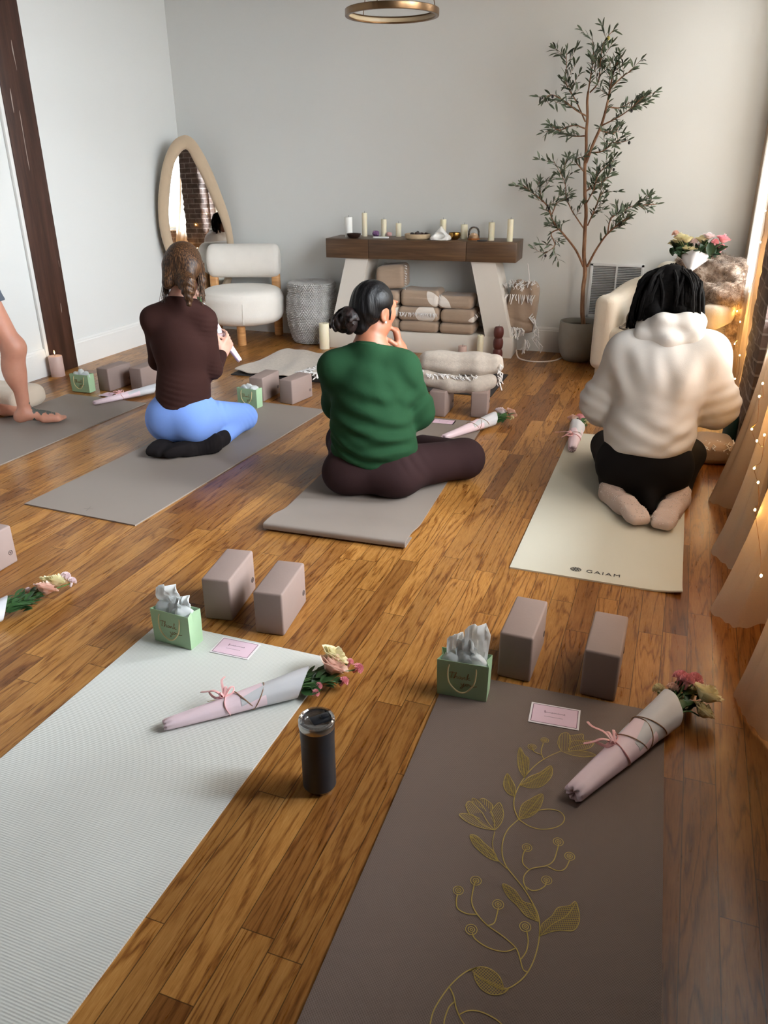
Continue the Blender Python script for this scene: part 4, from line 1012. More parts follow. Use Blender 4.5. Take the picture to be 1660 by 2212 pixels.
# ------------------------------------------------------------------ console table
ct = empty('console_table', (-1.92, 6.045, 0), 'console table with a thick dark walnut top on slanted white slab legs', 'console table', math.radians(3.2))
wal = wood('dark_walnut', (58, 40, 27), (88, 64, 44), (116, 88, 60), (1.6, 22, 22), .4); chalk = simple('chalk_white_paint', (224, 217, 208), .7, var=.03, bump=.04)
x0, x1 = -.745, .745; ZT, ZB = .855, .712
MB().box((0, 0, (ZT + ZB) / 2), (1.49, .34, ZT - ZB), bev=.003).obj('top_slab', wal, ct)
for (a, b) in ((x0 + .003, -.395), (-.391, .37), (.374, x1 - .003)):
    MB().box(((a + b) / 2, -.172, (ZT + ZB) / 2 - .001), (b - a, .006, ZT - ZB - .006), bev=.0015).obj('front_panel', wal, ct)
MB().box((0, .005, .08), (1.5, .30, .16), bev=.003).obj('plinth', chalk, ct)
for sx in (-1, 1):
    P = [(sx * .735, .155), (sx * .54, .155), (sx * .405, .712), (sx * .59, .712)]
    m = MB(); V = [(p[0], y, p[1]) for y in (-.143, .155) for p in P]; m.add(V, [(0, 1, 2, 3), (7, 6, 5, 4), (0, 4, 5, 1), (1, 5, 6, 2), (2, 6, 7, 3), (3, 7, 4, 0)] if sx > 0 else [(3, 2, 1, 0), (4, 5, 6, 7), (1, 5, 4, 0), (2, 6, 5, 1), (3, 7, 6, 2), (0, 4, 7, 3)])
    m.obj('slanted_leg', chalk, ct, angle=20)

# candles
wax = NT('ivory_wax'); wax.base(wax.mix(wax.noise(12), lin((232, 222, 190)), lin((244, 238, 214)))); wax.set(Roughness=.45); wax.b.inputs['Subsurface Weight'].default_value = .15; wax.b.inputs['Subsurface Radius'].default_value = (.02, .012, .006); wax = wax.m
waxw = simple('white_wax', (240, 240, 236), .45); waxp = simple('blush_wax', (206, 176, 166), .5); waxm = simple('oxblood_wax', (96, 44, 38), .5); wickm = simple('wick', (60, 50, 42), .9); flm = emit('candle_flame', (255, 206, 120), 12.)
def candle(label, loc, r, h, mat, kind='pillar', lit=False, grp='candles on the console'):
    t = empty('candle', loc, label, 'candle', 0, grp)
    if kind == 'pillar': pr = [(0, 0), (r * .98, 0), (r, .002), (r, h - .003), (r * .96, h), (r * .82, h), (r * .55, h - .004), (0, h - .005)]
    else: pr = [(0, 0)] + [(r * (.72 + .28 * abs(math.sin(PI * (k / 24 * 3) + .0)) ** .55), h * k / 24) for k in range(25)] + [(0, h)]
    MB().lathe(pr, 36).obj('wax_body', mat, t, angle=50)
    MB().tube([(0, 0, h - .006), (.0006, 0, h + .008), (.002, 0, h + .014)], .0011, 6).obj('wick', wickm, t)
    if lit: MB().lathe([(0, h + .012), (.0035, h + .018), (.0042, h + .024), (.002, h + .035), (0, h + .042)], 12).obj('flame', flm, t)
    return t
ZC_ = .8555
CND = [('white pillar candle, first from the lounge chair end of the console', (-2.512, 5.965), .030, .150, waxw), ('tallest ivory pillar candle on the console, between dark bowl and amethyst', (-2.425, 6.085), .021, .175, wax),
       ('ivory pillar candle behind the white stick and amethyst', (-2.275, 6.12), .022, .128, wax), ('short ivory pillar candle at the side of the stone tray', (-2.157, 6.135), .022, .100, wax),
       ('ivory pillar candle standing behind the white oil burner', (-1.787, 6.12), .024, .135, wax), ('wide ivory pillar candle between brass bowl and glass jar', (-1.614, 6.10), .027, .104, wax),
       ('ivory pillar candle behind the dark coaster on the console', (-1.383, 6.02), .023, .127, wax), ('tall ivory pillar candle at the plant end of the console', (-1.236, 5.985), .022, .155, wax)]
for lab, p, r, h, m in CND: candle(lab, (p[0], p[1], ZC_), r, h, m)
g_ = 'candles on the floor'
candle('thick ivory pillar candle on the floor before the left console leg', (-2.68, 5.80, 0), .041, .205, wax, grp=g_)
candle('short blush pink candle on the floor before the console plinth', (-1.515, 5.80, 0), .033, .103, waxp, grp=g_)
candle('slim tall ivory candle on the floor before the console plinth', (-1.392, 5.862, 0), .024, .182, wax, grp=g_)
candle('oxblood bubble shaped candle on the floor at the right console leg', (-1.255, 5.872, 0), .038, .252, waxm, 'bubble', grp=g_)
candle('lit blush pillar candle on the floor against the timber post', (-4.125, 4.345, 0), .048, .145, waxp, lit=True, grp=g_)
fl_ = bpy.data.lights.new('flame_light', 'POINT'); fl_.energy = .06; fl_.color = (1, .65, .3); fl_.shadow_soft_size = .01; fo_ = bpy.data.objects.new('flame_light', fl_); COL.objects.link(fo_); fo_.location = (-4.10, 4.34, .19)

# things on the console
dk = simple('dark_bronze_bowl', (52, 36, 30), .4, .3)
t = MB().lathe([(0, .004), (.03, 0), (.048, .012), (.056, .03), (.057, .034), (.053, .034), (.044, .016), (.026, .007), (0, .008)], 40, sy=.9).obj('bowl', dk, None, (-2.448, 5.915, ZC_)); tag(t, 'small dark bowl near the lounge chair end of the console', 'bowl')
def stone(name, label, loc, r, mat, seed, cat='crystal'):
    rg = random.Random(seed); bm = bmesh.new(); bmesh.ops.create_icosphere(bm, subdivisions=2, radius=r)
    for v in bm.verts: v.co *= rg.uniform(.78, 1.1); v.co.z *= .8
    mz = min(v.co.z for v in bm.verts); me = bpy.data.meshes.new(name)
    for v in bm.verts: v.co.z -= mz
    bm.to_mesh(me); bm.free(); o = link_mesh(name, me, mat, None, loc); return tag(o, label, cat)
stone('amethyst_cluster', 'purple amethyst cluster on the console by the white stick', (-2.318, 6.05, ZC_), .03, simple('amethyst', (120, 88, 128), .25, var=.4, vscale=60), 2)
stone('rose_quartz', 'pink rough stone on the console behind the white stick', (-2.222, 6.10, ZC_), .024, simple('rose_quartz', (206, 160, 156), .3, var=.2, vscale=50), 5)
tag(MB().box((0, 0, .007), (.125, .02, .013), bev=.004).obj('selenite_stick', simple('selenite', (232, 232, 232), .35), None, (-2.235, 5.945, ZC_), (0, 0, .12)), 'white selenite stick lying near the front of the console', 'crystal')
tr = empty('stone_tray', (-1.952, 5.99, ZC_), 'round pale woven tray holding dark stones on the console', 'tray')
MB().lathe([(0, .002), (.088, 0), (.098, .008), (.1, .036), (.094, .038), (.09, .012), (0, .010)], 48, sy=.85).obj('tray', simple('seagrass_tray', (196, 172, 140), .8, var=.15, vscale=60, bump=.5, bscale=140), tr)
for k in range(9):
    rg = random.Random(k); a = k * 2.4; rr = .018 * k ** .62
    o = stone('tumbled_stone', None, (tr.location.x + rr * math.cos(a), tr.location.y + .8 * rr * math.sin(a), ZC_ + .020), .017 + .004 * rg.random(), simple('black_stone_%d' % k, (38 + 6 * (k % 3), 34, 32), .3), k + 40)
    tag(o, 'dark tumbled stone lying in the round woven tray', 'stone', 'dark stones in the tray')
tr.location.z = ZC_
s = Sdf(); s.cap((0, 0, .028), (0, 0, .085), .062, .012, k=.02); s.rbox((0, 0, .012), (.07, .055, .014), .012, k=.03); s.ell((0, -.06, .036), (.044, .05, .026), k=.012, op='s'); s.plane((0, 0, .0005), (0, 0, -1), .002)
t = link_mesh('oil_burner', s.mesh('oil_burner', .003), simple('white_ceramic', (232, 230, 226), .35), None, (-1.755, 5.955, ZC_)); tag(t, 'white teardrop ceramic oil burner with an oval mouth on the console', 'oil burner')
t = MB().lathe([(0, .004), (.022, 0), (.04, .012), (.047, .032), (.044, .05), (.041, .05), (.043, .032), (.036, .015), (0, .008)], 40).obj('brass_bowl', simple('polished_brass', (160, 120, 62), .22, .95, var=.1), None, (-1.668, 6.03, ZC_)); tag(t, 'round brass bowl on the console beside the oil burner', 'bowl')
gj = empty('glass_jar', (-1.522, 6.04, ZC_), 'glass dome jar with amber sand on the console', 'jar')
glm = NT('thin_glass'); a1 = glm.n('ShaderNodeBsdfTransparent'); a2 = glm.n('ShaderNodeBsdfGlossy'); a2.inputs['Roughness'].default_value = .03; a3 = glm.n('ShaderNodeMixShader'); fr = glm.n('ShaderNodeFresnel'); fr.inputs[0].default_value = 1.45
glm.l(glm.math('ADD', fr.outputs[0], .05), a3.inputs[0]); glm.l(a1.outputs[0], a3.inputs[1]); glm.l(a2.outputs[0], a3.inputs[2]); glm.l(a3.outputs[0], glm.out.inputs[0])
MB().lathe([(.041, .012), (.044, .03), (.044, .058), (.036, .080), (.02, .092), (0, .095)], 36).obj('dome', glm.m, gj); MB().lathe([(0, 0), (.045, 0), (.046, .008), (.042, .013), (0, .013)], 36).obj('base', simple('amber_wood', (150, 92, 48), .4), gj)
MB().lathe([(0, .013), (.038, .013), (.036, .03), (.02, .046), (0, .05)], 28).obj('sand', simple('amber_sand', (206, 168, 130), .9, bump=.4), gj)
tag(MB().lathe([(0, 0), (.036, 0), (.038, .003), (.036, .007), (0, .007)], 32).obj('coaster', simple('black_slate', (40, 36, 36), .6), None, (-1.437, 5.955, ZC_)), 'small dark round coaster near the front of the console', 'coaster')
# dried twig by the plinth
tw = MB()
for k in range(7):
    rg = random.Random(k); a = Vector((-1.62 + .012 * k, 5.79 + rg.uniform(-.02, .02), .006)); b = a + Vector((rg.uniform(.06, .12), rg.uniform(-.05, .03), rg.uniform(.0, .03))); tw.tube([a, (a + b) / 2 + Vector((0, 0, .008)), b], .0018, 5)
tag(tw.obj('dried_twig', simple('twig', (70, 48, 34), .8)), 'small dark dried twig on the floor beside the blush candle', 'twig')

# ------------------------------------------------------------------ folded blankets
def blanket_mat(name, leafs=()):
    m = NT(name); c = lin((172, 150, 131)); w = lin((232, 223, 214)); s = m.n('ShaderNodeSeparateXYZ'); m.l(m.co(), s.inputs[0]); X, Z = s.outputs[0], s.outputs[2]
    n = m.noise(14, m.mapping((1, 1, 6)), 5); base = m.mix(n, tuple(v * .88 for v in c[:3]) + (1,), tuple(v * 1.08 for v in c[:3]) + (1,))
    def circ(x, z, r):
        dx = m.math('SUBTRACT', X, x); dz = m.math('SUBTRACT', Z, z); return m.math('LESS_THAN', m.math('ADD', m.math('MULTIPLY', dx, dx), m.math('MULTIPLY', dz, dz)), r * r)
    for (xa, za, xb, zb, r) in leafs: base = m.mix(m.math('MULTIPLY', circ(xa, za, r), circ(xb, zb, r)), base, w)
    m.base(base); m.set(Roughness=.95, Sheen_Weight=.2); m.b.inputs['Specular IOR Level'].default_value = .15
    m.bump(m.math('ADD', m.noise(260, detail=2), m.math('MULTIPLY', m.noise(18), .8)), .35, .004); return m.m
fr_m = fabric('white_fringe', (226, 222, 220), strength=.5, weave=200)
def fringe(mb, pts, ln, d=(0, 0, -1), r=.004, seed=1, wob=.012):
    rg = random.Random(seed)
    for p in pts:
        p = Vector(p); d_ = Vector(d) + Vector((rg.uniform(-.35, .35), rg.uniform(-.3, .3), rg.uniform(-.1, .2))); L = ln * rg.uniform(.7, 1.15)
        q = [p, p + d_ * L * .4 + Vector((rg.uniform(-wob, wob), rg.uniform(-wob, wob) * .5, 0)), p + d_ * L]
        mb.tube(q, [r * .7, r, r * .6], 5)
    return mb
def folded(label, x, y, z, w, d, h, mat, seed, rz=0., fr=False, sag=0.):
    """folded blanket: round folded edge in front, layered edge lines on the sides"""
    rg = random.Random(seed); t = empty('folded_blanket', (x, y, z), label, 'blanket', rz, 'folded blankets under the console')
    s = Sdf(); s.rbox((0, 0, h / 2), (w / 2, d / 2, h / 2), min(h * .42, .034), k=0)
    ph = rg.uniform(0, 6)
    s.wrinkle(lambda P: .0035 * np.sin(P[:, 0] * 23 + ph + 5 * P[:, 2]) * np.sin(P[:, 1] * 17 + ph) - .003 * np.exp(-((P[:, 2] - h * .5 - .006 * np.sin(P[:, 0] * 9 + ph)) / .004) ** 2) * (np.abs(P[:, 0]) > w * .40))
    if sag: s.wrinkle(lambda P: sag * np.cos(P[:, 0] / w * PI) * (P[:, 2] > h * .5))
    link_mesh('wool_body', s.mesh('wool_body', .006), mat, t)
    m = MB()
    if fr == 'front': fringe(m, [(-w * .47 + w * .94 * k / 26, -d / 2 - .004, h * .62) for k in range(27)], .035, (0, -.25, -.9), .0042, seed)
    elif fr == 'side': fringe(m, [(w / 2 + .002, -d * .45 + d * .9 * k / 10, h * .7) for k in range(11)], .03, (.5, -.2, -.8), .0035, seed)
    if m.V: m.obj('fringe', fr_m, t)
    return t
bl0 = blanket_mat('taupe_wool'); ZP = .161
# leaf motif given in the blanket's own x / z metres
blA = blanket_mat('taupe_wool_leaf', [(.07, .02, .16, .1, .1)]); blB = blanket_mat('taupe_wool_leaf_b', [(-.14, -.01, -.05, .12, .115)]); blC = blanket_mat('taupe_wool_leaf_c', [(.16, -.02, .13, .10, .085)]); blD = blanket_mat('taupe_wool_leaf_d', [(.06, .045, .06, .07, .085)])
xc, xr, xl = -1.915, -1.605, -2.195; RZ = math.radians(3.2)
folded('plain folded blanket at the bottom of the middle blanket stack', xc, 6.02, ZP, .325, .26, .088, bl0, 1, RZ)
folded('folded blanket with a white tassel row in the middle blanket stack', xc, 6.02, ZP + .0885, .33, .26, .108, blD, 2, RZ, 'front')
folded('folded blanket with a white leaf on top of the middle blanket stack', xc + .004, 6.025, ZP + .197, .31, .25, .132, blA, 3, RZ, 'side', .008)
folded('plain folded blanket at the bottom of the stack by the slanted right leg', xr - .005, 6.04, ZP, .28, .26, .084, bl0, 4, RZ)
folded('folded blanket with a white leaf corner in the stack by the slanted right leg', xr, 6.04, ZP + .0845, .275, .26, .106, blC, 5, RZ, 'side')
folded('folded blanket with a white leaf on top of the stack by the slanted right leg', xr - .025, 6.045, ZP + .191, .275, .25, .105, blB, 6, RZ, False, .006)
folded('folded blanket lowest in the stack behind the hair bun', xl, 6.0, ZP, .235, .25, .10, bl0, 7, RZ)
folded('folded blanket second in the stack behind the hair bun', xl, 6.0, ZP + .101, .225, .25, .105, blanket_mat('taupe_wool_leaf_e', [(.10, .0, .12, .1, .085)]), 8, RZ, 'side')
folded('folded blanket third in the stack, under the cushion like fold', xl + .012, 6.0, ZP + .207, .21, .25, .10, bl0, 9, RZ)
# loose thick fold on the very top of the left stack
t = empty('folded_blanket', (xl + .045, 6.0, ZP + .314), 'loosely folded thick blanket at the top of the stack under the console top', 'blanket', RZ, 'folded blankets under the console')
s = Sdf(); s.rbox((0, 0, .098), (.115, .105, .09), .04, rot3(0, -.06, 0), k=0); s.wrinkle(lambda P: .006 * np.sin(P[:, 0] * 19 + 3 * P[:, 2]) * np.sin(P[:, 2] * 21)); link_mesh('wool_body', s.mesh('wool_body', .007), bl0, t)
fringe(MB(), [(.117, -.09, .02 + .17 * k / 9) for k in range(10)], .024, (.6, -.3, -.5), .0035, 3).obj('fringe', fr_m, t)

# throw hanging beside the console on a white cord
ht = empty('hanging_throw', (-1.185, 6.06, 0), 'taupe throw with white tassels hanging by a cord at the console end', 'blanket')
ht.location = (-1.06, 6.13, 0)
s = Sdf(); s.rbox((-.075, 0, .375), (.112, .075, .185), .06, rot3(0, .10, 0), k=0); s.rbox((-.06, .0, .225), (.095, .07, .045), .04, rot3(0, .2, 0), k=.02)
s.wrinkle(lambda P: .007 * np.sin(P[:, 0] * 55 + 8 * P[:, 2]) + .008 * np.exp(-((P[:, 2] - .27 + .25 * (P[:, 0] + .08)) / .012) ** 2)); link_mesh('wool_body', s.mesh('wool_body', .007), bl0, ht)
rg = random.Random(4)
fringe(MB(), [(-.19 + .21 * k / 69 + rg.uniform(-.01, .01), -.075 + rg.uniform(-.01, .08), .56 + rg.uniform(-.025, .015)) for k in range(70)], .055, (0, -.5, -.6), .0055, 6, .025).obj('fringe', fr_m, ht)
fringe(MB(), [(-.19 + .22 * k / 14, -.086, .47) for k in range(15)], .07, (0, -.15, -.95), .0045, 7, .008).obj('fringe', fr_m, ht)
fringe(MB(), [(-.17 + .10 * k / 16 + rg.uniform(-.02, .03), -.08 + rg.uniform(-.01, .03), .22) for k in range(18)] * 2, .085, (.1, -.3, -.9), .006, 8, .03).obj('fringe', fr_m, ht)
fringe(MB(), [(.02 + .05 * k / 10, -.06 + rg.uniform(-.02, .02), .33 - .02 * k) for k in range(12)] * 2, .07, (.25, -.2, -.9), .0055, 9, .03).obj('fringe', fr_m, ht)
fringe(MB(), [(-.02 + rg.uniform(-.02, .02), -.07, .13 - .006 * k) for k in range(8)] * 2, .07, (-.1, -.1, -.95), .006, 10, .02).obj('fringe', fr_m, ht)
MB().tube(catmull([(-.055, -.02, .69), (-.04, -.025, .63), (-.03, -.03, .56)], 5), .0035, 6).obj('cord', fr_m, ht)

# spread blankets on the black mat
wool = blanket_mat('oatmeal_wool'); wool.node_tree.nodes['Principled BSDF']
oat = fabric('oatmeal_throw', (190, 178, 166), weave=150, strength=.7, var=.22, vscale=55.)
def spread(label, poly, seed, amp=.008):
    """flat cloth over a four sided outline given as corners a b c d"""
    rg = random.Random(seed); a, b, c, d = [Vector((p[0], p[1], 0)) for p in poly]; n = 26; G = []; ph = rg.uniform(0, 6)
    for i in range(n + 1):
        row = []
        for j in range(n + 1):
            u, v = i / n, j / n; p = (a * (1 - u) + b * u) * (1 - v) + (d * (1 - u) + c * u) * v
            e = .012 * math.sin(9 * u + ph) * (1 if v in (0, 1) else 0); z = .0135 + amp * (1 + math.sin(7 * u + 3 * v + ph) * math.sin(5 * v - 2 * u + ph) + .5 * math.sin(17 * u + 9 * v))
            row.append((p.x + e, p.y + .01 * math.sin(8 * v + ph) * (u in (0, 1)), z))
        G.append(row)
    return G
def flat_blanket(label, poly, seed, edge, loc=(0, 0, 0)):
    t = empty('spread_blanket', (poly[0][0], poly[0][1], 0), label, 'blanket', 0, 'blankets spread on the black mat')
    m = MB().sheet(spread(label, poly, seed), -.006).shift((-poly[0][0], -poly[0][1], loc[2])); m.obj('cloth', oat, t, angle=70)
    f = MB(); rg = random.Random(seed); a, b = Vector((*edge[0], 0)), Vector((*edge[1], 0)); dd = (b - a).normalized(); nn = Vector((dd.y, -dd.x, 0))
    for k in range(52):
        p = a.lerp(b, k / 51) + Vector((rg.uniform(-.01, .01), rg.uniform(-.01, .01), .038 + loc[2])); q = p + nn * rg.uniform(.04, .10) + Vector((rg.uniform(-.03, .03), rg.uniform(-.03, .03), -.012 + rg.uniform(-.004, .012)))
        f.tube([p, (p + q) / 2 + Vector((rg.uniform(-.01, .01), rg.uniform(-.01, .01), .012)), q], [.003, .0055, .004], 5)
    f.shift((-poly[0][0], -poly[0][1], 0)); f.obj('fringe', fr_m, t); return t
flat_blanket('oatmeal blanket spread flat on the black mat by the lounge chair leg', [(-2.96, 4.81), (-2.46, 4.80), (-2.30, 5.52), (-2.92, 5.60)], 3, ((-2.48, 4.86), (-2.33, 5.48)))
flat_blanket('oatmeal blanket lying on the black mat behind the green sweatshirt', [(-2.36, 4.79), (-1.72, 4.79), (-1.70, 5.50), (-2.24, 5.55)], 8, ((-2.37, 4.82), (-1.80, 4.80)), (0, 0, .021))

# blanket roll across two blocks
rt = empty('rolled_blanket', (-1.165, 4.46, .153), 'oatmeal blanket roll with white tassels resting across two yoga blocks', 'blanket', math.radians(9))
def roll(mb, c0, c1, sag, r, turns=1.6):
    c0, c1 = Vector(c0), Vector(c1); n = 18
    return mb.tube([c0.lerp(c1, k / n) + Vector((0, 0, -sag * math.sin(PI * k / n))) for k in range(n + 1)], [r * (1 + .05 * math.sin(5 * k)) for k in range(n + 1)], 22)
s = Sdf(); P0 = [Vector((-.20, -.03, .058)), Vector((-.08, -.045, .03)), Vector((.08, -.045, .025)), Vector((.17, -.03, .05))]
s.chain([tuple(p) for p in P0], [.05, .052, .052, .05], k=.02); s.wrinkle(lambda P: .004 * np.sin(P[:, 0] * 37 + 12 * P[:, 2])); link_mesh('lower_roll', s.mesh('lower_roll', .006), oat, rt)
s = Sdf(); s.chain([(-.20, .0, .15), (-.05, -.005, .135), (.1, -.005, .135), (.185, 0, .145)], [.062, .066, .066, .062], k=.02); s.rbox((-.02, .09, .135), (.21, .07, .05), .04, k=.03)
s.wrinkle(lambda P: .004 * np.sin(P[:, 0] * 31 + 14 * P[:, 2]) + .003 * np.sin(P[:, 2] * 90)); link_mesh('upper_roll', s.mesh('upper_roll', .006), oat, rt)
rg = random.Random(9)
fringe(MB(), [(-.21 + .30 * k / 34, -.075 + rg.uniform(-.008, .004), .088 + rg.uniform(-.008, .008)) for k in range(36)], .035, (.25, -.25, -.6), .005, 2, .015).obj('fringe', fr_m, rt)
fringe(MB(), [(.225 + rg.uniform(-.01, .01), -.05 + .01 * (k % 4), .16 - .008 * k) for k in range(16)], .04, (.2, -.3, -.8), .005, 3, .012).obj('fringe', fr_m, rt)
fringe(MB(), [(-.235 + rg.uniform(-.01, .01), -.05, .12 - .006 * k) for k in range(10)], .03, (-.2, -.3, -.8), .005, 4, .012).obj('fringe', fr_m, rt)

# low beige roll at the picture edge and fringed blanket behind the hoodie
bt = empty('bolster_blanket', (-3.93, 3.62, 0), 'beige rolled blanket on the floor behind the bare foot at the picture edge', 'blanket', .05)
s = Sdf(); s.rbox((0, 0, .066), (.25, .15, .066), .055, k=0); s.wrinkle(lambda P: .004 * np.sin(P[:, 0] * 23) * np.sin(P[:, 1] * 31)); link_mesh('wool_body', s.mesh('wool_body', .008), fabric('beige_fleece', (206, 190, 172), weave=120, strength=.6), bt)
fringe(MB(), [(.0 + .11 * k / 16, -.152, .075 + .01 * math.sin(k)) for k in range(17)], .06, (.2, -.35, -.75), .005, 5, .02).obj('fringe', fr_m, bt)
ft = empty('fringed_blanket', (.285, 4.10, 0), 'small folded brown blanket with white fringe on the floor beyond the white hoodie', 'blanket', .15)
s = Sdf(); s.rbox((-.02, .0, .055), (.10, .12, .055), .04, k=0); s.wrinkle(lambda P: .003 * np.sin(P[:, 0] * 40)); link_mesh('wool_body', s.mesh('wool_body', .007), bl0, ft)
rg = random.Random(3); fringe(MB(), [(-.10 + .17 * rg.random(), -.125 + .1 * rg.random(), .085 + .03 * rg.random()) for k in range(46)], .05, (.3, -.4, -.5), .004, 5, .02).obj('fringe', fr_m, ft)

# ------------------------------------------------------------------ boucle armchair with fur throw, bag and flowers
ac = empty('armchair', (-.03, 5.82, 0), 'white boucle barrel armchair partly hidden by the person in the hoodie', 'armchair', math.radians(-19))
bou2 = fabric('white_boucle', (228, 220, 206), weave=110, strength=.7, var=.06)
s = Sdf()
def barrel(P):
    x, y, z = P[:, 0], P[:, 1], P[:, 2]
    yy = np.minimum(y - .0, 0); d = np.where(y > 0, np.sqrt(x * x + y * y), np.abs(x)) - .345          # horseshoe centre line
    top = np.where(y > 0, .60 + .06 * np.clip(y / .345, 0, 1), .60 + .34 * np.clip(y, -.4, 0) ** 2 * 0)
    top = .56 + .10 * np.clip((y + .2) / .5, 0, 1); hz = (top - .05) / 2; q = np.stack([np.abs(d) - (.075 - .06), np.abs(z - (.05 + hz)) - (hz - .06), -y - .33 + 0 * x], 1)
    return np.linalg.norm(np.maximum(q, 0), axis=1) + np.minimum(q.max(1), 0) - .06
s.ops.append(('u', 0, barrel)); s._ext(np.array([-.46, -.42, .0]), np.array([.46, .46, .74]))
s.rbox((.40, -.22, .20), (.13, .28, .215), .05, k=.03, op='s')
link_mesh('barrel_back', s.mesh('barrel_back', .009), bou2, ac)
s = Sdf(); s.rbox((-.03, -.04, .235), (.30, .33, .115), .05, k=0); link_mesh('seat_cushion', s.mesh('seat_cushion', .009), bou2, ac)
s = Sdf(); s.rbox((.04, .21, .545), (.28, .09, .20), .08, rot3(x=-.12), k=0); link_mesh('back_cushion', s.mesh('back_cushion', .009), bou2, ac)
for px, py in ((-.27, -.27), (.24, -.27), (-.24, .24), (.26, .22)): MB().lathe([(.02, 0), (.025, .125)], 16, (px, py, 0)).obj('leg', simple('dark_leg_wood', (58, 40, 30), .5), ac)
MB().box((-.345, -.25, .03), (.10, .12, .06), bev=.01).obj('foot_block', bou2, ac)
# fur throw draped over the back and the window side arm
fur = NT('mottled_faux_fur'); f1 = fur.noise(16, detail=6, rough=.7); fur.base(fur.ramp(f1, [(.3, (92, 74, 62)), (.48, (150, 128, 112)), (.62, (206, 190, 176)), (.8, (232, 222, 212))])); fur.set(Roughness=.9, Sheen_Weight=.3); fur.bump(fur.noise(60, detail=5), .8, .02)
fu = empty('fur_throw', (-.03, 5.82, 0), 'mottled brown and white faux fur throw draped over the armchair', 'throw', math.radians(-19))
s = Sdf(); s.chain([(-.10, .34, .70), (.12, .33, .72), (.33, .22, .69), (.40, .02, .63)], [.07, .085, .085, .08], k=.06); s.rbox((.16, .17, .66), (.24, .16, .09), .07, rot3(x=-.35), k=.06)
s.chain([(.42, .06, .62), (.43, -.02, .40), (.42, -.02, .10)], [.065, .05, .06], k=.05); s.chain([(.36, -.22, .6), (.40, -.1, .6)], [.06, .07], k=.05); s.chain([(.12, -.02, .60), (.34, -.12, .60)], [.05, .06], k=.06)
s.wrinkle(lambda P: .010 * np.sin(P[:, 0] * 43 + 17 * P[:, 2]) * np.sin(P[:, 1] * 37 + 9 * P[:, 0]) + .006 * np.sin(P[:, 2] * 71 + 31 * P[:, 0])); fme = s.mesh('pelt', .009)
fob = link_mesh('pelt', fme, fur.m, fu)
co_ = np.zeros(len(fme.vertices) * 3, np.float32); fme.vertices.foreach_get('co', co_); co_ = co_.reshape(-1, 3); no_ = np.zeros(len(fme.vertices) * 3, np.float32); fme.vertices.foreach_get('normal', no_); no_ = no_.reshape(-1, 3)
rn = np.random.default_rng(2); ids = rn.choice(len(co_), 9000); p = co_[ids]; d = no_[ids] + np.array([.25, -.2, -.75]) * .8 + rn.normal(0, .35, (9000, 3)); d /= np.linalg.norm(d, axis=1)[:, None]; sd_ = np.cross(d, rn.normal(0, 1, (9000, 3))); sd_ /= np.linalg.norm(sd_, axis=1)[:, None]
L_ = rn.uniform(.014, .034, (9000, 1)); Vv = np.stack([p - sd_ * .0012, p + sd_ * .0012, p + d * L_], 1).reshape(-1, 3); Ff = np.arange(27000).reshape(-1, 3)
tag(link_mesh('fur_pile', raw_mesh('fur_pile', Vv, Ff, False), fur.m, fu), kind='stuff')
# bag on the seat
bgm = fabric('grey_brown_canvas', (86, 76, 66), strength=.4); hb = empty('tote_bag', (-.215, 5.60, .353), 'dark grey brown tote bag with a rope handle on the armchair seat', 'bag', -.2)
s = Sdf(); s.rbox((.05, .03, .08), (.13, .06, .085), .03, rot3(x=-.35), k=0); s.cap((-.07, .02, .05), (.16, .03, .04), .05, .05, .05); s.wrinkle(lambda P: .003 * np.sin(P[:, 0] * 60 + 45 * P[:, 2])); link_mesh('canvas_body', s.mesh('canvas_body', .007), bgm, hb)
MB().tube(catmull([(.06, -.05, .03), (.02, -.10, .014), (-.06, -.13, .010), (-.12, -.10, .012), (-.11, -.04, .02), (-.06, .0, .08), (.0, .0, .15)], 8), .0075, 8).obj('rope_handle', simple('grey_rope', (120, 116, 108), .8, bump=.5, bscale=300), hb)
# big bouquet on the fur
bq = empty('flower_bunch', (.06, 5.80, .80), 'large rose bunch in grey paper lying on the fur throw', 'bouquet', 0); bq.rotation_euler = (0, -.55, math.radians(82))
m = MB(); G = []
for i in range(8):
    v = i / 7; G.append([(-.17 + .14 * v, (.012 + .075 * v) * math.cos(a), max(.002, .03 + (.012 + .04 * v) * math.sin(a) + .006 * math.sin(5 * a) * v)) for a in [2 * PI * k / 24 for k in range(25)]])
m.sheet(G, .001); m.obj('paper_wrap', greyp, bq, angle=50)
rg = random.Random(12); stm = MB(); 
for k in range(16):
    y = -.15 + .30 * (k % 8) / 7; x = rg.uniform(-.02, .10); z = .03 + .05 * (k // 8) + rg.uniform(0, .03); col = [pm_cream, pm_cream, pm_blush, pm_cream, pm_white][rg.randint(0, 4)] if y > -.1 else pm_pink
    kd = 'rose' if k % 3 else 'carnation'; r = rg.uniform(.028, .036) if kd == 'rose' else .026; q = Vector((x, y, z)); dr = Vector((.5, y * 1.5, .8)).normalized()
    f = rose_mb(r, k) if kd == 'rose' else carnation_mb(r, k); xform(f, arrow(dr), q).obj(kd, col, bq, angle=70); stm.tube([(-.05, y * .25, .03), q - dr * .004], .003, 6)
stm.obj('stems', stemm, bq); m = MB()
for k in range(80): leaf_mb(m, (rg.uniform(-.05, .05), rg.uniform(-.15, .15), rg.uniform(.01, .06)), (rg.uniform(-.3, 1), rg.uniform(-1, 1), rg.uniform(0, .6)), rg.uniform(.05, .085), rg.uniform(.03, .045))
m.obj('leaves', simple('dark_rose_leaf', (40, 66, 42), .45, var=.3, vscale=25), bq, angle=60)
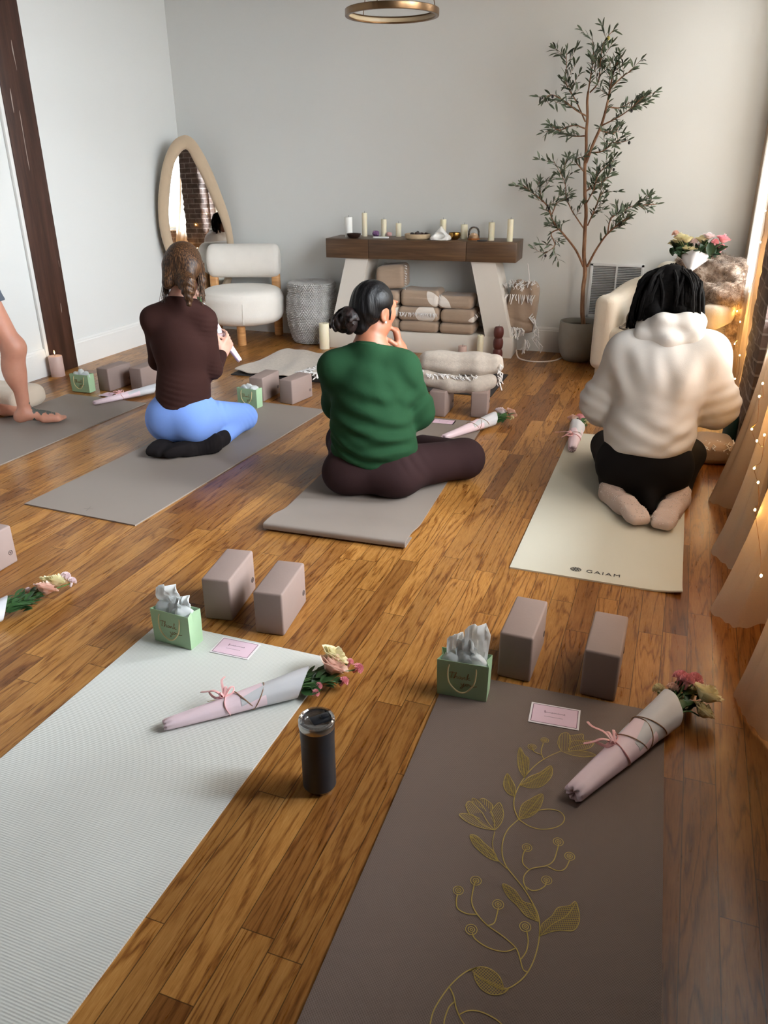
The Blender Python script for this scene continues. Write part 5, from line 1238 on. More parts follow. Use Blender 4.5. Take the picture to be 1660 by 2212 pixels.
# bottle near the pillar
bo = empty('water_bottle', (.345, 4.30, 0), 'dark teal water bottle standing by the foot of the brick pillar', 'bottle')
MB().lathe([(0, 0), (.034, 0), (.036, .004), (.036, .15), (.03, .175), (.022, .185)], 32).obj('bottle_body', simple('dark_teal_paint', (18, 48, 54), .35), bo); MB().lathe([(.024, .183), (.026, .186), (.026, .215), (.0, .222)], 28).obj('cap', simple('grey_cap', (150, 150, 146), .5), bo)
MB().tube(catmull([(-.024, 0, .20), (-.04, 0, .225), (-.03, 0, .25), (0, 0, .255), (.024, 0, .22)], 6), .004, 8).obj('carry_loop', simple('grey_cap_loop', (132, 132, 128), .6), bo)

# ------------------------------------------------------------------ olive tree
TREE={
 'trunk':[(0.023, 0.0, 0.307), (0.003, 0.0, 0.461), (0.004, 0.0, 0.63), (-0.021, 0.0, 0.835), (-0.028, 0.0, 1.035), (-0.06, 0.0, 1.267), (-0.07, 0.0, 1.455), (-0.081, 0.0, 1.638), (-0.09, 0.0, 1.767), (-0.091, 0.0, 1.823)],
 'main2':[(-0.063, 0.0, 1.381), (-0.022, -0.013, 1.506), (0.022, -0.027, 1.621), (0.048, -0.04, 1.754), (0.056, -0.053, 1.829), (0.069, -0.067, 1.922), (0.093, -0.08, 1.987)],
 't1':[(-0.091, 0.0, 1.823), (-0.085, 0.016, 1.935), (-0.083, 0.032, 2.039), (-0.103, 0.048, 2.144)],
 't2':[(-0.079, 0.0, 1.816), (-0.028, -0.024, 1.875), (-0.023, -0.048, 1.995), (-0.01, -0.072, 2.098), (0.045, -0.096, 2.158)],
 'lu':[(-0.092, 0.0, 1.638), (-0.171, 0.02, 1.77), (-0.247, 0.04, 1.873), (-0.26, 0.06, 1.981), (-0.271, 0.08, 2.073)],
 'lu2':[(-0.088, 0.0, 1.674), (-0.158, -0.032, 1.71), (-0.238, -0.064, 1.767), (-0.323, -0.096, 1.803), (-0.362, -0.128, 1.767)],
 'lm':[(-0.084, 0.0, 1.595), (-0.163, -0.053, 1.616), (-0.247, -0.107, 1.587), (-0.305, -0.16, 1.622)],
 'lm2':[(-0.088, 0.0, 1.551), (-0.189, 0.064, 1.554), (-0.284, 0.128, 1.587)],
 'rm':[(0.023, -0.027, 1.613), (0.131, -0.08, 1.659), (0.205, -0.134, 1.703), (0.287, -0.187, 1.772)],
 'rmb':[(0.043, -0.04, 1.726), (0.125, -0.008, 1.718), (0.194, 0.024, 1.753), (0.243, 0.056, 1.775)],
 'ru':[(0.056, -0.053, 1.829), (0.127, -0.093, 1.891), (0.192, -0.133, 1.925)],
 'rl':[(0.01, -0.027, 1.585), (0.1, 0.037, 1.564), (0.128, 0.101, 1.616)],
 'rc':[(-0.041, 0.0, 1.447), (0.044, -0.064, 1.453), (0.123, -0.128, 1.495), (0.217, -0.192, 1.514)],
 'cc':[(-0.036, 0.0, 1.113), (0.013, -0.053, 1.208), (0.041, -0.107, 1.307), (0.109, -0.16, 1.373)],
 'cc2':[(-0.048, 0.0, 1.191), (0.004, 0.048, 1.266), (0.004, 0.096, 1.372)],
 'cc3':[(-0.01, 0.0, 0.972), (0.042, -0.064, 1.102), (0.06, -0.128, 1.15), (0.099, -0.192, 1.213)],
 'll':[(-0.032, 0.0, 0.948), (-0.085, -0.032, 1.02), (-0.128, -0.064, 1.084), (-0.163, -0.096, 1.162), (-0.184, -0.128, 1.27), (-0.263, -0.16, 1.397)],
 'lb':[(-0.011, 0.0, 0.688), (-0.073, -0.027, 0.804), (-0.163, -0.053, 0.909), (-0.242, -0.08, 0.997), (-0.288, -0.107, 1.1), (-0.355, -0.133, 1.162), (-0.464, -0.16, 1.239)],
 'lb1':[(-0.2, -0.053, 0.948), (-0.252, -0.08, 0.917), (-0.216, -0.106, 0.839), (-0.283, -0.133, 0.783)],
 'lb2':[(-0.338, -0.133, 1.154), (-0.363, -0.085, 1.268)],
 'lb3':[(-0.262, -0.08, 1.036), (-0.221, -0.128, 1.132)],
 'rb':[(0.015, 0.0, 0.689), (0.07, -0.048, 0.81), (0.137, -0.096, 0.919), (0.213, -0.144, 0.994), (0.289, -0.192, 1.044)],
 'rb1':[(0.144, -0.096, 0.927), (0.155, -0.076, 1.027), (0.235, -0.056, 1.081), (0.308, -0.036, 1.111), (0.389, -0.016, 1.081)],
 'rb2':[(0.308, -0.036, 1.111), (0.445, -0.004, 1.119)],
 'ctr':[(-0.065, 0.0, 1.32), (-0.128, -0.04, 1.396), (-0.076, -0.08, 1.418)],
 'cc4':[(-0.037, 0.0, 1.206), (0.034, 0.027, 1.236), (0.082, 0.053, 1.282), (0.112, 0.08, 1.35)],
}
ot_ = empty('olive_tree', (-.683, 6.06, 0), 'tall artificial olive tree in a grey stone pot against the wall', 'potted tree')
stone_m = simple('grey_cement_pot', (142, 138, 130), .85, var=.12, vscale=14, bump=.25, bscale=80)
MB().lathe([(0, .001), (.085, .001), (.10, .008), (.128, .06), (.143, .12), (.147, .18), (.145, .29), (.141, .297), (.132, .297), (.13, .285), (.13, .2), (0, .2)], 56).obj('pot', stone_m, ot_, angle=50)
MB().lathe([(.129, .262), (.06, .272), (0, .274)], 32).obj('soil', simple('dark_moss_soil', (62, 54, 44), .95, var=.4, vscale=60, bump=.9, bscale=70), ot_)
bark = NT('olive_bark'); b1 = bark.noise(1., bark.mapping((40, 40, 9)), 5); bark.base(bark.ramp(b1, [(.3, (92, 62, 44)), (.55, (140, 102, 76)), (.75, (176, 142, 112))])); bark.set(Roughness=.8); bark.bump(b1, .5, .006)
olf = NT('olive_leaves'); o1 = olf.noise(22, detail=2); gmn = olf.n('ShaderNodeNewGeometry'); top = olf.ramp(o1, [(.3, (30, 41, 30)), (.5, (45, 58, 40)), (.75, (70, 82, 56))]); olf.base(olf.mix(gmn.outputs['Backfacing'], top, lin((92, 104, 84)))); olf.set(Roughness=.5)
oliv = simple('black_olive', (34, 30, 32), .3); olivg = simple('green_olive', (186, 176, 96), .35)
RAD = {'trunk': (.017, .007), 'main2': (.011, .004), 'lb': (.0085, .003), 'rb': (.0085, .003)}
SKIP = {'trunk': 1.1, 'main2': .5, 't1': .12, 't2': .1, 'lb': .35, 'rb': .42, 'll': .22, 'lu': .3}
DENS = {'main2': .020, 'cc': .013, 'cc2': .013, 'cc3': .016, 'cc4': .012, 'rm': .013, 'rmb': .012, 'lm': .013, 'rc': .012, 'lu2': .017, 'rl': .014, 't1': .016, 't2': .016}
rg = random.Random(21)
def leaf_sprig(m, P, T, dens, skip):
    d = [0]
    for i in range(len(P) - 1): d.append(d[-1] + (P[i + 1] - P[i]).length)
    s = d[-1] * skip; side = 1; n = 0
    while s < d[-1] + .004:
        i = 0
        while i < len(d) - 2 and d[i + 1] < s: i += 1
        t = min(1, (s - d[i]) / max(d[i + 1] - d[i], 1e-6)); p = P[i].lerp(P[i + 1], t); dr = T[i]
        az = rg.uniform(0, 2 * PI); a = Vector((math.cos(az), math.sin(az) * .7, rg.uniform(-.4, .5))); a = (a - dr * a.dot(dr)).normalized()
        ld = (dr * rg.uniform(.35, .9) + a * rg.uniform(.6, 1.)).normalized()
        st_ = p + a * .002
        leaf_mb(m, st_, ld, rg.uniform(.042, .072), rg.uniform(.010, .016), (rg.uniform(-.6, .6), rg.uniform(-1, .2), rg.uniform(.2, 1)))
        s += dens * rg.uniform(.6, 1.4); n += 1
    for k in range(2): leaf_mb(m, P[-1], (T[-1] + Vector((rg.uniform(-.4, .4), rg.uniform(-.4, .4), rg.uniform(-.3, .3)))).normalized(), .05, .011, (0, -1, .4))
for k_, pts in TREE.items():
    P = catmull([Vector((x, y, z)) for x, y, z in pts], 5); 
    if k_ == 'trunk': P = [p + Vector((.002 * math.sin(31 * p.z), .002 * math.cos(27 * p.z), 0)) for p in P]; P = [Vector((.03, .0, .265))] + P
    ra, rb = RAD.get(k_, (.0052, .0018)); n = len(P)
    bo_ = MB().tube(P, [ra + (rb - ra) * i / (n - 1) for i in range(n)], 8).obj('trunk' if k_ == 'trunk' else 'branch', bark.m, ot_)
    if k_ == 'trunk': continue
    _, T, _ = frames(P); m = MB(); leaf_sprig(m, P, T, DENS.get(k_, .018), SKIP.get(k_, .16))
    # side twigs carry more leaves
    L = sum((P[i + 1] - P[i]).length for i in range(n - 1)); tm_ = MB()
    for q in range(max(2, int(L / .06))):
        i = int(n * (max(SKIP.get(k_, .16), .2) + (.95 - max(SKIP.get(k_, .16), .2)) * rg.random())); i = min(i, n - 1); az = rg.uniform(0, 2 * PI)
        dr = (T[i] * .7 + Vector((math.cos(az), .6 * math.sin(az), rg.uniform(-.2, .7)))).normalized(); Q = catmull([P[i], P[i] + dr * .05, P[i] + dr * rg.uniform(.08, .12) + Vector((0, 0, rg.uniform(-.02, .02)))], 3)
        tm_.tube(Q, .0013, 5); _, TQ, _ = frames(Q); leaf_sprig(m, Q, TQ, .017, .15)
    tm_.obj('twigs', bark.m, bo_); m.obj('leaves', olf.m, bo_, angle=180)
OL = [('lu2', -2), ('rm', -2), ('lu', 1), ('rc', -1), ('lb', -3), ('cc', -1), ('rb1', 2), ('lb1', -1), ('ll', 3), ('cc4', -1), ('rb', 3)]
for k_, i in OL:
    p = Vector(TREE[k_][i]) + Vector((.012, -.01, -.012)); MB().ell(p, (.009, .009, .011), 12, 8).obj('olive', oliv, ot_)
MB().ell(Vector(TREE['t2'][-2]) + Vector((.028, -.01, .02)), (.011, .011, .012), 12, 8).obj('olive', olivg, ot_)

# ------------------------------------------------------------------ sheer curtains
cur = NT('sheer_peach_voile'); cd = cur.n('ShaderNodeBsdfDiffuse'); ctl = cur.n('ShaderNodeBsdfTranslucent'); ctr_ = cur.n('ShaderNodeBsdfTransparent'); m1 = cur.n('ShaderNodeMixShader'); m2 = cur.n('ShaderNodeMixShader')
cc_ = cur.mix(cur.noise(300, detail=2), lin((222, 204, 184)), lin((234, 220, 202))); cur.l(cc_, cd.inputs[0]); cur.l(cc_, ctl.inputs[0])
m1.inputs[0].default_value = .6; cur.l(cd.outputs[0], m1.inputs[1]); cur.l(ctl.outputs[0], m1.inputs[2]); m2.inputs[0].default_value = .16; cur.l(m1.outputs[0], m2.inputs[1]); cur.l(ctr_.outputs[0], m2.inputs[2]); cur.l(m2.outputs[0], cur.out.inputs[0])
def curtain(label, hem, top_y0, top_y1, ztop=2.86, xt=.455, mid=.5):
    """hem: floor points far -> near; upper edge gathered in small pleats between top_y0 (far) and top_y1 (near)"""
    H = catmull([Vector((x, y, 0)) for x, y in hem], 8); n = len(H); nz = 34; G = []
    for j in range(nz + 1):
        v = j / nz; z = .006 + (ztop - .006) * v; row = []
        for i in range(n):
            u = i / (n - 1); yt = top_y0 + (top_y1 - top_y0) * u; pleat = .022 * math.sin(u * n * .9); xtop = xt + pleat
            f = (1 - v) ** 5.; f2 = (1 - v) ** 1.6
            row.append((H[i].x * f + xtop * (1 - f), H[i].y * f2 + yt * (1 - f2), z + (.004 * math.sin(i * 1.3) if j == 0 else 0)))
        G.append(row)
    o = MB().sheet(G).obj('sheer_curtain', cur.m, None, None, angle=180); return tag(o, label, 'curtain', 'sheer curtains on the window wall')
curtain('sheer peach curtain in the far corner beyond the brick pillar', [(.44, 6.26), (.39, 6.2), (.44, 6.05), (.385, 5.9), (.45, 5.75), (.385, 5.6), (.45, 5.45), (.39, 5.2), (.44, 5.05), (.395, 4.93)], 6.27, 5.0, xt=.40)
curtain('sheer peach curtain whose hem corners spread over the floor near the bottle', [(.43, 4.10), (.36, 3.95), (.42, 3.8), (.34, 3.66), (.247, 3.516), (.285, 3.45), (.40, 3.38), (.36, 3.2), (.253, 2.985), (.29, 2.88), (.335, 2.82), (.42, 2.86)], 4.17, 3.68)
curtain('sheer peach curtain with a pointed hem fold over the floorboards', [(.44, 2.80), (.40, 2.72), (.33, 2.6), (.241, 2.506), (.285, 2.44), (.33, 2.41), (.43, 2.47), (.45, 2.34)], 3.02, 2.72)
curtain('sheer peach curtain nearest the camera with a rounded hem', [(.45, 2.24), (.38, 2.15), (.303, 2.05), (.312, 1.98), (.330, 1.92), (.377, 1.842), (.44, 1.80), (.41, 1.6), (.46, 1.45)], 2.5, 2.12)
rd = simple('black_rod', (40, 38, 38), .4, .6)
tag(MB().tube([(.46, 1.1, 2.87), (.46, 6.27, 2.87)], .012, 12).obj('curtain_rod', rd), 'black curtain rod running above the sheer curtains', 'curtain rod')

# ------------------------------------------------------------------ fairy lights
bulbm = emit('fairy_bulb', (255, 190, 96), 220.); wire_m = simple('copper_wire', (150, 104, 60), .35, .8)
def fairy(label, pts, sag=.03):
    P0 = Vector(pts[0]); t = empty('string_lights', P0, label, 'string lights', 0, 'fairy lights in the curtains'); m = MB()
    Q = [Vector(p) - P0 for p in pts]; path = []
    for a, b in zip(Q[:-1], Q[1:]): path += [a, (a + b) / 2 + Vector((.012, 0, -sag))]
    path.append(Q[-1]); m.tube(catmull(path, 5), .0008, 5); m.obj('wire', wire_m, t)
    for q in Q: MB().ell(q, (.0034, .0034, .0048), 10, 8).obj('bulb', bulbm, t)
    return t
fairy('fairy light string across the curtain near the pillar foot', [(.338, 3.19, .623), (.336, 3.196, .571), (.334, 3.209, .436), (.328, 2.926, .479), (.332, 2.789, .545), (.326, 2.825, .411), (.326, 2.651, .424), (.322, 2.561, .362), (.326, 2.189, .314)])
fairy('fairy light string on the far curtain beyond the pillar', [(.372, 4.98, 1.14), (.375, 4.96, .98), (.362, 4.93, .72), (.355, 5.1, .52), (.36, 5.3, .35), (.372, 4.925, .36), (.37, 4.925, .22), (.36, 5.6, .5), (.35, 5.45, .75), (.355, 5.8, .62)])
fairy('fairy light string higher in the curtain with the pointed hem', [(.40, 3.3, 1.1), (.40, 3.1, .95), (.39, 2.9, .80), (.39, 2.6, .72), (.385, 2.4, .62), (.38, 2.2, .52), (.385, 2.0, .5)])
def warm(loc, e, r=.03):
    d = bpy.data.lights.new('added_warm_glow', 'POINT'); d.energy = e; d.color = (1., .55, .18); d.shadow_soft_size = .10; o = bpy.data.objects.new('added_warm_glow', d); COL.objects.link(o); o.location = loc  # unseen point lamps added by the curtains to strengthen the bulbs' warm glow
for p, e in (((.30, 5.05, .45), 1.4), ((.31, 5.45, .30), 1.2), ((.50, 4.95, .85), 2.5), ((.50, 5.3, .55), 2.5), ((.50, 3.3, .55), 3.0), ((.50, 3.65, .75), 2.2), ((.49, 2.55, .42), 2.4), ((.49, 2.15, .45), 1.8), ((.30, 3.95, .33), .8)): warm(p, e)
# ------------------------------------------------------------------ people
def V3(a): return np.array(a, float)
def unit(a): a = V3(a); return a / np.linalg.norm(a)
def head_frame(fwd, tilt=0., roll=0.):
    """columns: right, forward, up; fwd is the horizontal gaze, tilt > 0 looks down"""
    f = unit((fwd[0], fwd[1], 0)); r = np.cross(f, (0, 0, 1)); u = V3((0, 0, 1))
    f2 = f * math.cos(tilt) - u * math.sin(tilt); u2 = u * math.cos(tilt) + f * math.sin(tilt)
    r2 = r * math.cos(roll) + u2 * math.sin(roll); u3 = -r * math.sin(roll) + u2 * math.cos(roll)
    return np.stack([r2, f2, u3], 1)
def add_head(s, c, R, sc=1.):
    c = V3(c); T = lambda p: c + R @ (V3(p) * sc)
    def E(p, r, k=.02, op='u', RR=None): s.ell(T(p), V3(r) * sc, R if RR is None else R @ RR, k, op)
    E((0, -.012, .028), (.074, .093, .084), .02)
    E((0, .028, -.030), (.060, .066, .082), .04)
    E((0, .058, -.094), (.024, .022, .020), .035)
    for sx in (-1, 1):
        E((sx * .040, .050, -.018), (.022, .024, .022), .03)                      # cheekbone
        E((sx * .046, .0, -.070), (.018, .034, .022), .03)                        # jaw corner
        E((sx * .030, .094, .020), (.017, .012, .011), .012, 's')                 # eye socket
        E((sx * .030, .082, .019), (.0125, .0125, .0115), .003)                   # eyeball under the lid
        E((sx * .030, .090, .037), (.020, .008, .005), .012)                      # brow
        E((sx * .074, -.012, -.010), (.008, .020, .031), .006)                    # ear shell
        E((sx * .082, -.006, -.008), (.006, .011, .019), .006, 's')
        E((sx * .074, -.004, -.036), (.008, .009, .010), .006)                    # ear lobe
    s.cap(T((0, .090, .026)), T((0, .108, -.018)), .008 * sc, .011 * sc, .018)
    E((0, .109, -.022), (.012, .011, .010), .012)
    for sx in (-1, 1): E((sx * .011, .100, -.026), (.008, .010, .008), .008)
    E((0, .093, -.050), (.023, .011, .007), .008); E((0, .091, -.062), (.020, .011, .008), .008); E((0, .101, -.0555), (.022, .006, .0016), .003, 's')
    return T
def add_hand(s, W, f, n, side, curl=.5, size=1., spread=.06, thumb=.5, k=.008):
    """wrist W, pointing f, palm facing n; side = +1 right hand, -1 left hand"""
    W = V3(W); f = unit(f); n = V3(n); n = unit(n - f * (n @ f)); sd = np.cross(f, n) * side          # towards the thumb
    s.cap(W - f * .02 * size, W + f * .02 * size, .026 * size, .026 * size, .02)
    s.rbox(W + f * .052 * size, V3((.041, .046, .0145)) * size, .013 * size, np.stack([sd, f, n], 1), .02)
    s.ell(W + f * .03 * size + sd * .024 * size + n * .008 * size, V3((.02, .026, .015)) * size, np.stack([sd, f, n], 1), .015)
    for i, (o, L) in enumerate(((.030, .070), (.010, .079), (-.010, .074), (-.029, .058))):
        b = W + (f * .093 + sd * o) * size; d = f + sd * (spread * (1.2 - i) * .8); d = unit(d); c = curl * (1 + .12 * i); p = b; r = (.0088 - .0006 * i) * size
        for j, q in enumerate((.44, .31, .25)):
            a = c * (.55, 1.0, .75)[j]; ax = d; d = unit(d * math.cos(a) + n * math.sin(a)); e = p + d * L * q * size
            s.cap(p, e, r * (1 - .08 * j), r * (.92 - .08 * j), k * .45 if j else k); p = e
            n = n  # palm normal stays with the palm
    b = W + (f * .022 + sd * .030 + n * .004) * size; d = unit(f * .62 + sd * .7 + n * .25); p = b
    for j, (q, r) in enumerate(((.038, .0125), (.030, .0105), (.024, .0092))):
        d = unit(d + (n * .55 - sd * .5 + f * .25) * thumb * (j > 0)); e = p + d * q * size; s.cap(p, e, r * size, r * .92 * size, .012 if j == 0 else .005); p = e
def add_foot(s, ank, toe, up, size=1., toes=True, k=.02):
    """ankle, toe tip, and the direction of the instep"""
    a = V3(ank); t = V3(toe); f = unit(t - a); up = V3(up); up = unit(up - f * (up @ f)); sd = np.cross(f, up); L = np.linalg.norm(t - a); R = np.stack([sd, f, up], 1)
    s.ell(a - f * .028 * size - up * .03 * size, V3((.031, .036, .034)) * size, R, .03)
    s.cap(a - up * .01 * size, a + f * L * .55 - up * .032 * size, .036 * size, .030 * size, .03)
    s.rbox(a + f * L * .62 - up * .042 * size, V3((.043, L * .26, .022)) * V3((size, 1, size)), .02 * size, R, .025)
    if toes:
        for i in range(5):
            o = (-.030 + .0155 * i) * size; ln = (.052, .060, .056, .048, .040)[i] * size; r = (.0125, .0088, .0085, .0082, .0085)[i] * size
            b = a + f * (L - .055 * size) + sd * o * 1.02 - up * .047 * size; s.cap(b, b + f * (ln - (.004 * i)) - up * .004 * size, r, r * .92, .010)
    else: s.rbox(a + f * (L - .045 * size) - up * .044 * size, V3((.040, .045, .019)) * size, .018 * size, R, .03)
def skin_mat(name, col, lo):
    m = NT(name); m.base(m.mix(m.noise(18, detail=5), lin(lo), lin(col))); m.set(Roughness=.5); m.b.inputs['Subsurface Weight'].default_value = .12; m.b.inputs['Subsurface Radius'].default_value = (.012, .005, .003)
    m.bump(m.noise(260, detail=3), .08, .001); return m.m
def person(label, base): 
    return base, label
def make_body(label, base, s, mat, h=.006):
    o = link_mesh('person', s.mesh('person', h, base), mat, None, base); return tag(o, label, 'person')
def garment(name, s, mat, body, base, h=.006, label=None, relax=2):
    o = link_mesh(name, s.mesh(name, h, base, relax), mat, body)
    if label: o['label'] = label
    return o
def knit(n, c, var=.08, sheen=.0):
    return fabric(n, c, weave=330, strength=.2, var=var, sheen=0.)

# ============ kneeling person in brown top and blue leggings
B = (-2.34, 3.33, .0065)
pel, waist, chest, neck, head = (-2.375, 3.335, .185), (-2.372, 3.36, .33), (-2.362, 3.375, .55), (-2.345, 3.39, .755), (-2.335, 3.43, .915)
sR, sL, eR, eL = (-2.243, 3.412, .672), (-2.484, 3.328, .676), (-2.245, 3.455, .405), (-2.565, 3.43, .43); wR, wL = (-2.298, 3.635, .445), (-2.42, 3.63, .48)
hR, hL, kR, kL, aR, aL, tR, tL = (-2.295, 3.355, .165), (-2.46, 3.34, .165), (-2.205, 3.66, .092), (-2.53, 3.69, .092), (-2.205, 3.30, .030), (-2.43, 3.30, .030), (-2.360, 3.14, -.008), (-2.425, 3.12, -.008)
def torso_core(s, infl=0., wr=.112, ch=(.146, .098, .155), f=(-.3, .95), sh=.044):
    R = head_frame(f)
    s.ell(chest, V3(ch) + infl, R, .05); s.cap(waist, chest, wr * .95 + infl, .105 + infl, .06); s.cap(pel, waist, .13 + infl, wr * .95 + infl, .06)
    s.cap(V3(sL) - V3((0, 0, .015)), V3(sR) - V3((0, 0, .015)), sh + infl * .6, sh + infl * .6, .06)
s = Sdf(); torso_core(s)
s.cap(neck, V3(head) + V3((0, -.015, -.05)), .052, .050, .03); s.cap(sL, neck, .045, .05, .05); s.cap(sR, neck, .045, .05, .05)
for a, b, c in ((sR, eR, wR), (sL, eL, wL)): s.cap(a, b, .047, .037, .03); s.cap(b, c, .037, .025, .02)
for h_, k_, a_, t_ in ((hR, kR, aR, tR), (hL, kL, aL, tL)):
    s.cap(h_, k_, .088, .062, .05); s.cap(k_, a_, .056, .034, .03); add_foot(s, a_, V3(t_) - unit(V3(t_) - V3(a_)) * .02 + V3((0, 0, .006)), (0, 0, -1), .68, False)
s.plane((0, 0, .008), (0, 0, -1), .003)
RH = head_frame((-.25, .96), .42); TH = add_head(s, head, RH, .98)
add_hand(s, wR, (.12, .6, .55), (-.9, .2, .1), 1, 1.0); add_hand(s, wL, (.55, .35, .35), (.5, .1, -.6), -1, .9)
skinA = skin_mat('fair_skin', (224, 176, 156), (206, 152, 132))
bodyA = make_body('person kneeling in a brown long sleeve top and blue leggings, holding a wrapped posy', B, s, skinA)
s = Sdf(); torso_core(s, .012); s.cap(pel, waist, .128, .118, .05)
for a, b, c in ((sR, eR, wR), (sL, eL, wL)): s.cap(a, b, .055, .047, .035); s.cap(b, V3(b) + (V3(c) - V3(b)) * .9, .048, .034, .02)
s.cap(sL, neck, .050, .060, .05); s.cap(sR, neck, .050, .060, .05); s.cap(V3(neck) - V3((0, 0, .03)), V3(neck) + V3((0, .003, .03)), .066, .060, .03)
s.plane(V3(neck) + V3((0, 0, .022)), (-.02, .3, 1), .004); s.plane(V3(pel) + V3((0, 0, .045)), (.05, -.1, -1), .004)
s.cap(V3(neck) + V3((0, .004, -.01)), V3(neck) + V3((0, .008, .09)), .0565, .0565, .003, 's')
for w in (fold(V3(sR) + V3((.02, 0, -.03)), (.3, 0, 1), .024, .0022, .08), fold(V3(waist) + V3((.03, -.1, -.05)), (.2, .1, 1), .030, .0018, .12), fold(eR, (0, .4, 1), .02, .003, .07)): s.wrinkle(w)
garment('long_sleeve_top', s, knit('brown_jersey', (52, 28, 24), var=.06, sheen=.05), bodyA, B)
s = Sdf(); s.ell(V3(pel) + V3((0, -.01, .0)), (.168, .125, .125), head_frame((-.3, .95)), .05); s.cap(pel, waist, .132, .112, .05)
for h_, k_, a_ in ((hR, kR, aR), (hL, kL, aL)):
    s.ell(V3(h_) + V3((.01, -.05, -.012)), (.108, .108, .112), None, .05); s.cap(h_, k_, .102, .076, .05); s.cap(k_, V3(k_) * .35 + V3(a_) * .65, .062, .050, .022)
s.plane(V3(waist) + V3((0, 0, -.02)), (0, 0, 1), .004); s.plane((0, 0, .008), (0, 0, -1), .003)
for w in (fold(V3(hR) + V3((.07, .06, .06)), (.7, .5, .2), .03, .004, .07), fold(kR, (.2, 1, .5), .03, .002, .09)): s.wrinkle(w)
garment('leggings', s, knit('cornflower_leggings', (126, 160, 232), var=.03, sheen=.25), bodyA, B)
s = Sdf()
for k_, a_, t_ in ((kR, aR, tR), (kL, aL, tL)):
    s.cap(V3(k_) * .32 + V3(a_) * .68, a_, .052, .044, .02); add_foot(s, a_, V3(t_) + unit(V3(t_) - V3(a_)) * .018, (0, 0, -1), 1.06, False, .03); s.cap(a_, V3(t_) * .5 + V3(a_) * .5, .046, .044, .03)
s.plane((0, 0, .0085), (0, 0, -1), .003); s.wrinkle(fold(aR, (1, 1, 0), .02, .002, .1))
garment('socks', s, knit('black_socks', (26, 21, 22)), bodyA, B)
# hair: smooth crown swept into a low loose braid on the right
hairA = hairmat('brown_hair_with_highlights', (36, 22, 15), (136, 96, 62), (190, 190, 5), .45, .44, .84, .25, .3)
s = Sdf(); T = TH
s.ell(T((0, -.022, .030)), (.088, .098, .094), RH, .02); s.cap(T((-.05, -.045, -.01)), T((-.052, -.075, -.095)), .048, .034, .04); s.cap(T((.045, -.05, -.01)), T((.03, -.085, -.10)), .052, .036, .04)
s.chain([T((-.078, .01, .0)), T((-.088, .0, -.06)), T((-.092, -.01, -.13))], [.02, .018, .010], .03); s.chain([T((.078, .02, .0)), T((.088, .01, -.06)), T((.088, .0, -.12))], [.018, .016, .008], .03)
s.chain([T((.03, -.09, -.085)), T((.055, -.105, -.105)), T((.06, -.105, -.15)), T((.062, -.09, -.20))], [.034, .036, .026, .016], .02)
s.ell(T((0, .075, -.045)), (.07, .07, .11), RH, .015, 's'); s.ell(T((0, -.03, -.135)), (.05, .05, .05), RH, .02, 's')
def strands(P):
    q = (P - np.array(head, np.float32)) @ np.array(RH, np.float32); az = np.arctan2(q[:, 0], -q[:, 1])
    d = .0004 * np.sin(az * 34 + 2 * np.sin(q[:, 2] * 30)) + .0003 * np.sin(az * 71)
    br = np.linalg.norm(P - np.array(T((.06, -.1, -.15)), np.float32), axis=1) < .075
    return d + br * .0028 * np.sin(q[:, 2] * 190 + np.abs(q[:, 0] - .06) * 90)
s.wrinkle(strands)
hA = garment('hair', s, hairA, bodyA, B, .0045)
rg = random.Random(5)
for sx in (-1, 1):
    m = MB()
    for k in range(46):
        y0 = rg.uniform(-.03, .05); x0 = sx * rg.uniform(.074, .088)
        pts = [T((x0, y0, rg.uniform(.0, .05))), T((x0 * 1.12, y0 - .012, -.05)), T((x0 * rg.uniform(1.05, 1.28), y0 + rg.uniform(-.04, .02), rg.uniform(-.12, -.19)))]
        m.tube([tuple(V3(p) - V3(B)) for p in catmull([tuple(p) for p in pts], 5)], .0013, 4)
    m.obj('flyaway_hair', hairA, hA)
MB().tube([tuple(V3(T((.058 + .028 * math.cos(a), -.105 + .02 * math.sin(a), -.128 + .012 * math.sin(a)))) - V3(B)) for a in [2 * PI * k / 16 for k in range(17)]], .004, 6).obj('hair_tie', simple('dark_elastic', (50, 30, 26), .7), hA)
# the posy in her hands
dv = unit((-.57, -.14, .80)); bouquet('slim white pink posy held in the hands of the person in blue leggings', (-2.262, 3.735, .385), 0, .34, 33, [('rose', pm_blush, .06, 0, .04, .026), ('carnation', pm_pink, .09, .02, .03, .014)], False, 1, False, r0=.016, r1=.034, pitch=(0, -math.asin(dv[2]), math.atan2(dv[1], dv[0])))

# ============ cross legged person in green sweatshirt
B = (-1.2, 3.13, .0065)
pel, waist, chest, neck, head = (-1.19, 3.12, .125), (-1.205, 3.11, .27), (-1.225, 3.125, .45), (-1.232, 3.14, .655), (-1.228, 3.185, .815)
sR, sL, eR, eL = (-1.095, 3.175, .570), (-1.380, 3.09, .568), (-1.055, 3.265, .345), (-1.44, 3.25, .35); wR, wL = (-1.143, 3.288, .612), (-1.25, 3.45, .33)
hR, hL, kR, kL, aR, aL = (-1.09, 3.125, .12), (-1.31, 3.08, .12), (-.855, 3.385, .105), (-1.475, 3.40, .12), (-1.16, 3.60, .060), (-1.24, 3.50, .060)
tR, tL = (-1.36, 3.64, .04), (-1.06, 3.46, .04)
FA = (-.33, .94)
s = Sdf(); R = head_frame(FA)
s.ell(chest, (.145, .10, .155), R, .05); s.cap(waist, chest, .11, .105, .06); s.cap(pel, waist, .135, .115, .06); s.cap(sL, sR, .05, .05, .06)
s.cap(neck, V3(head) + V3((-.02, -.02, -.06)), .054, .053, .03); s.cap(sL, neck, .045, .052, .05); s.cap(sR, neck, .045, .052, .05)
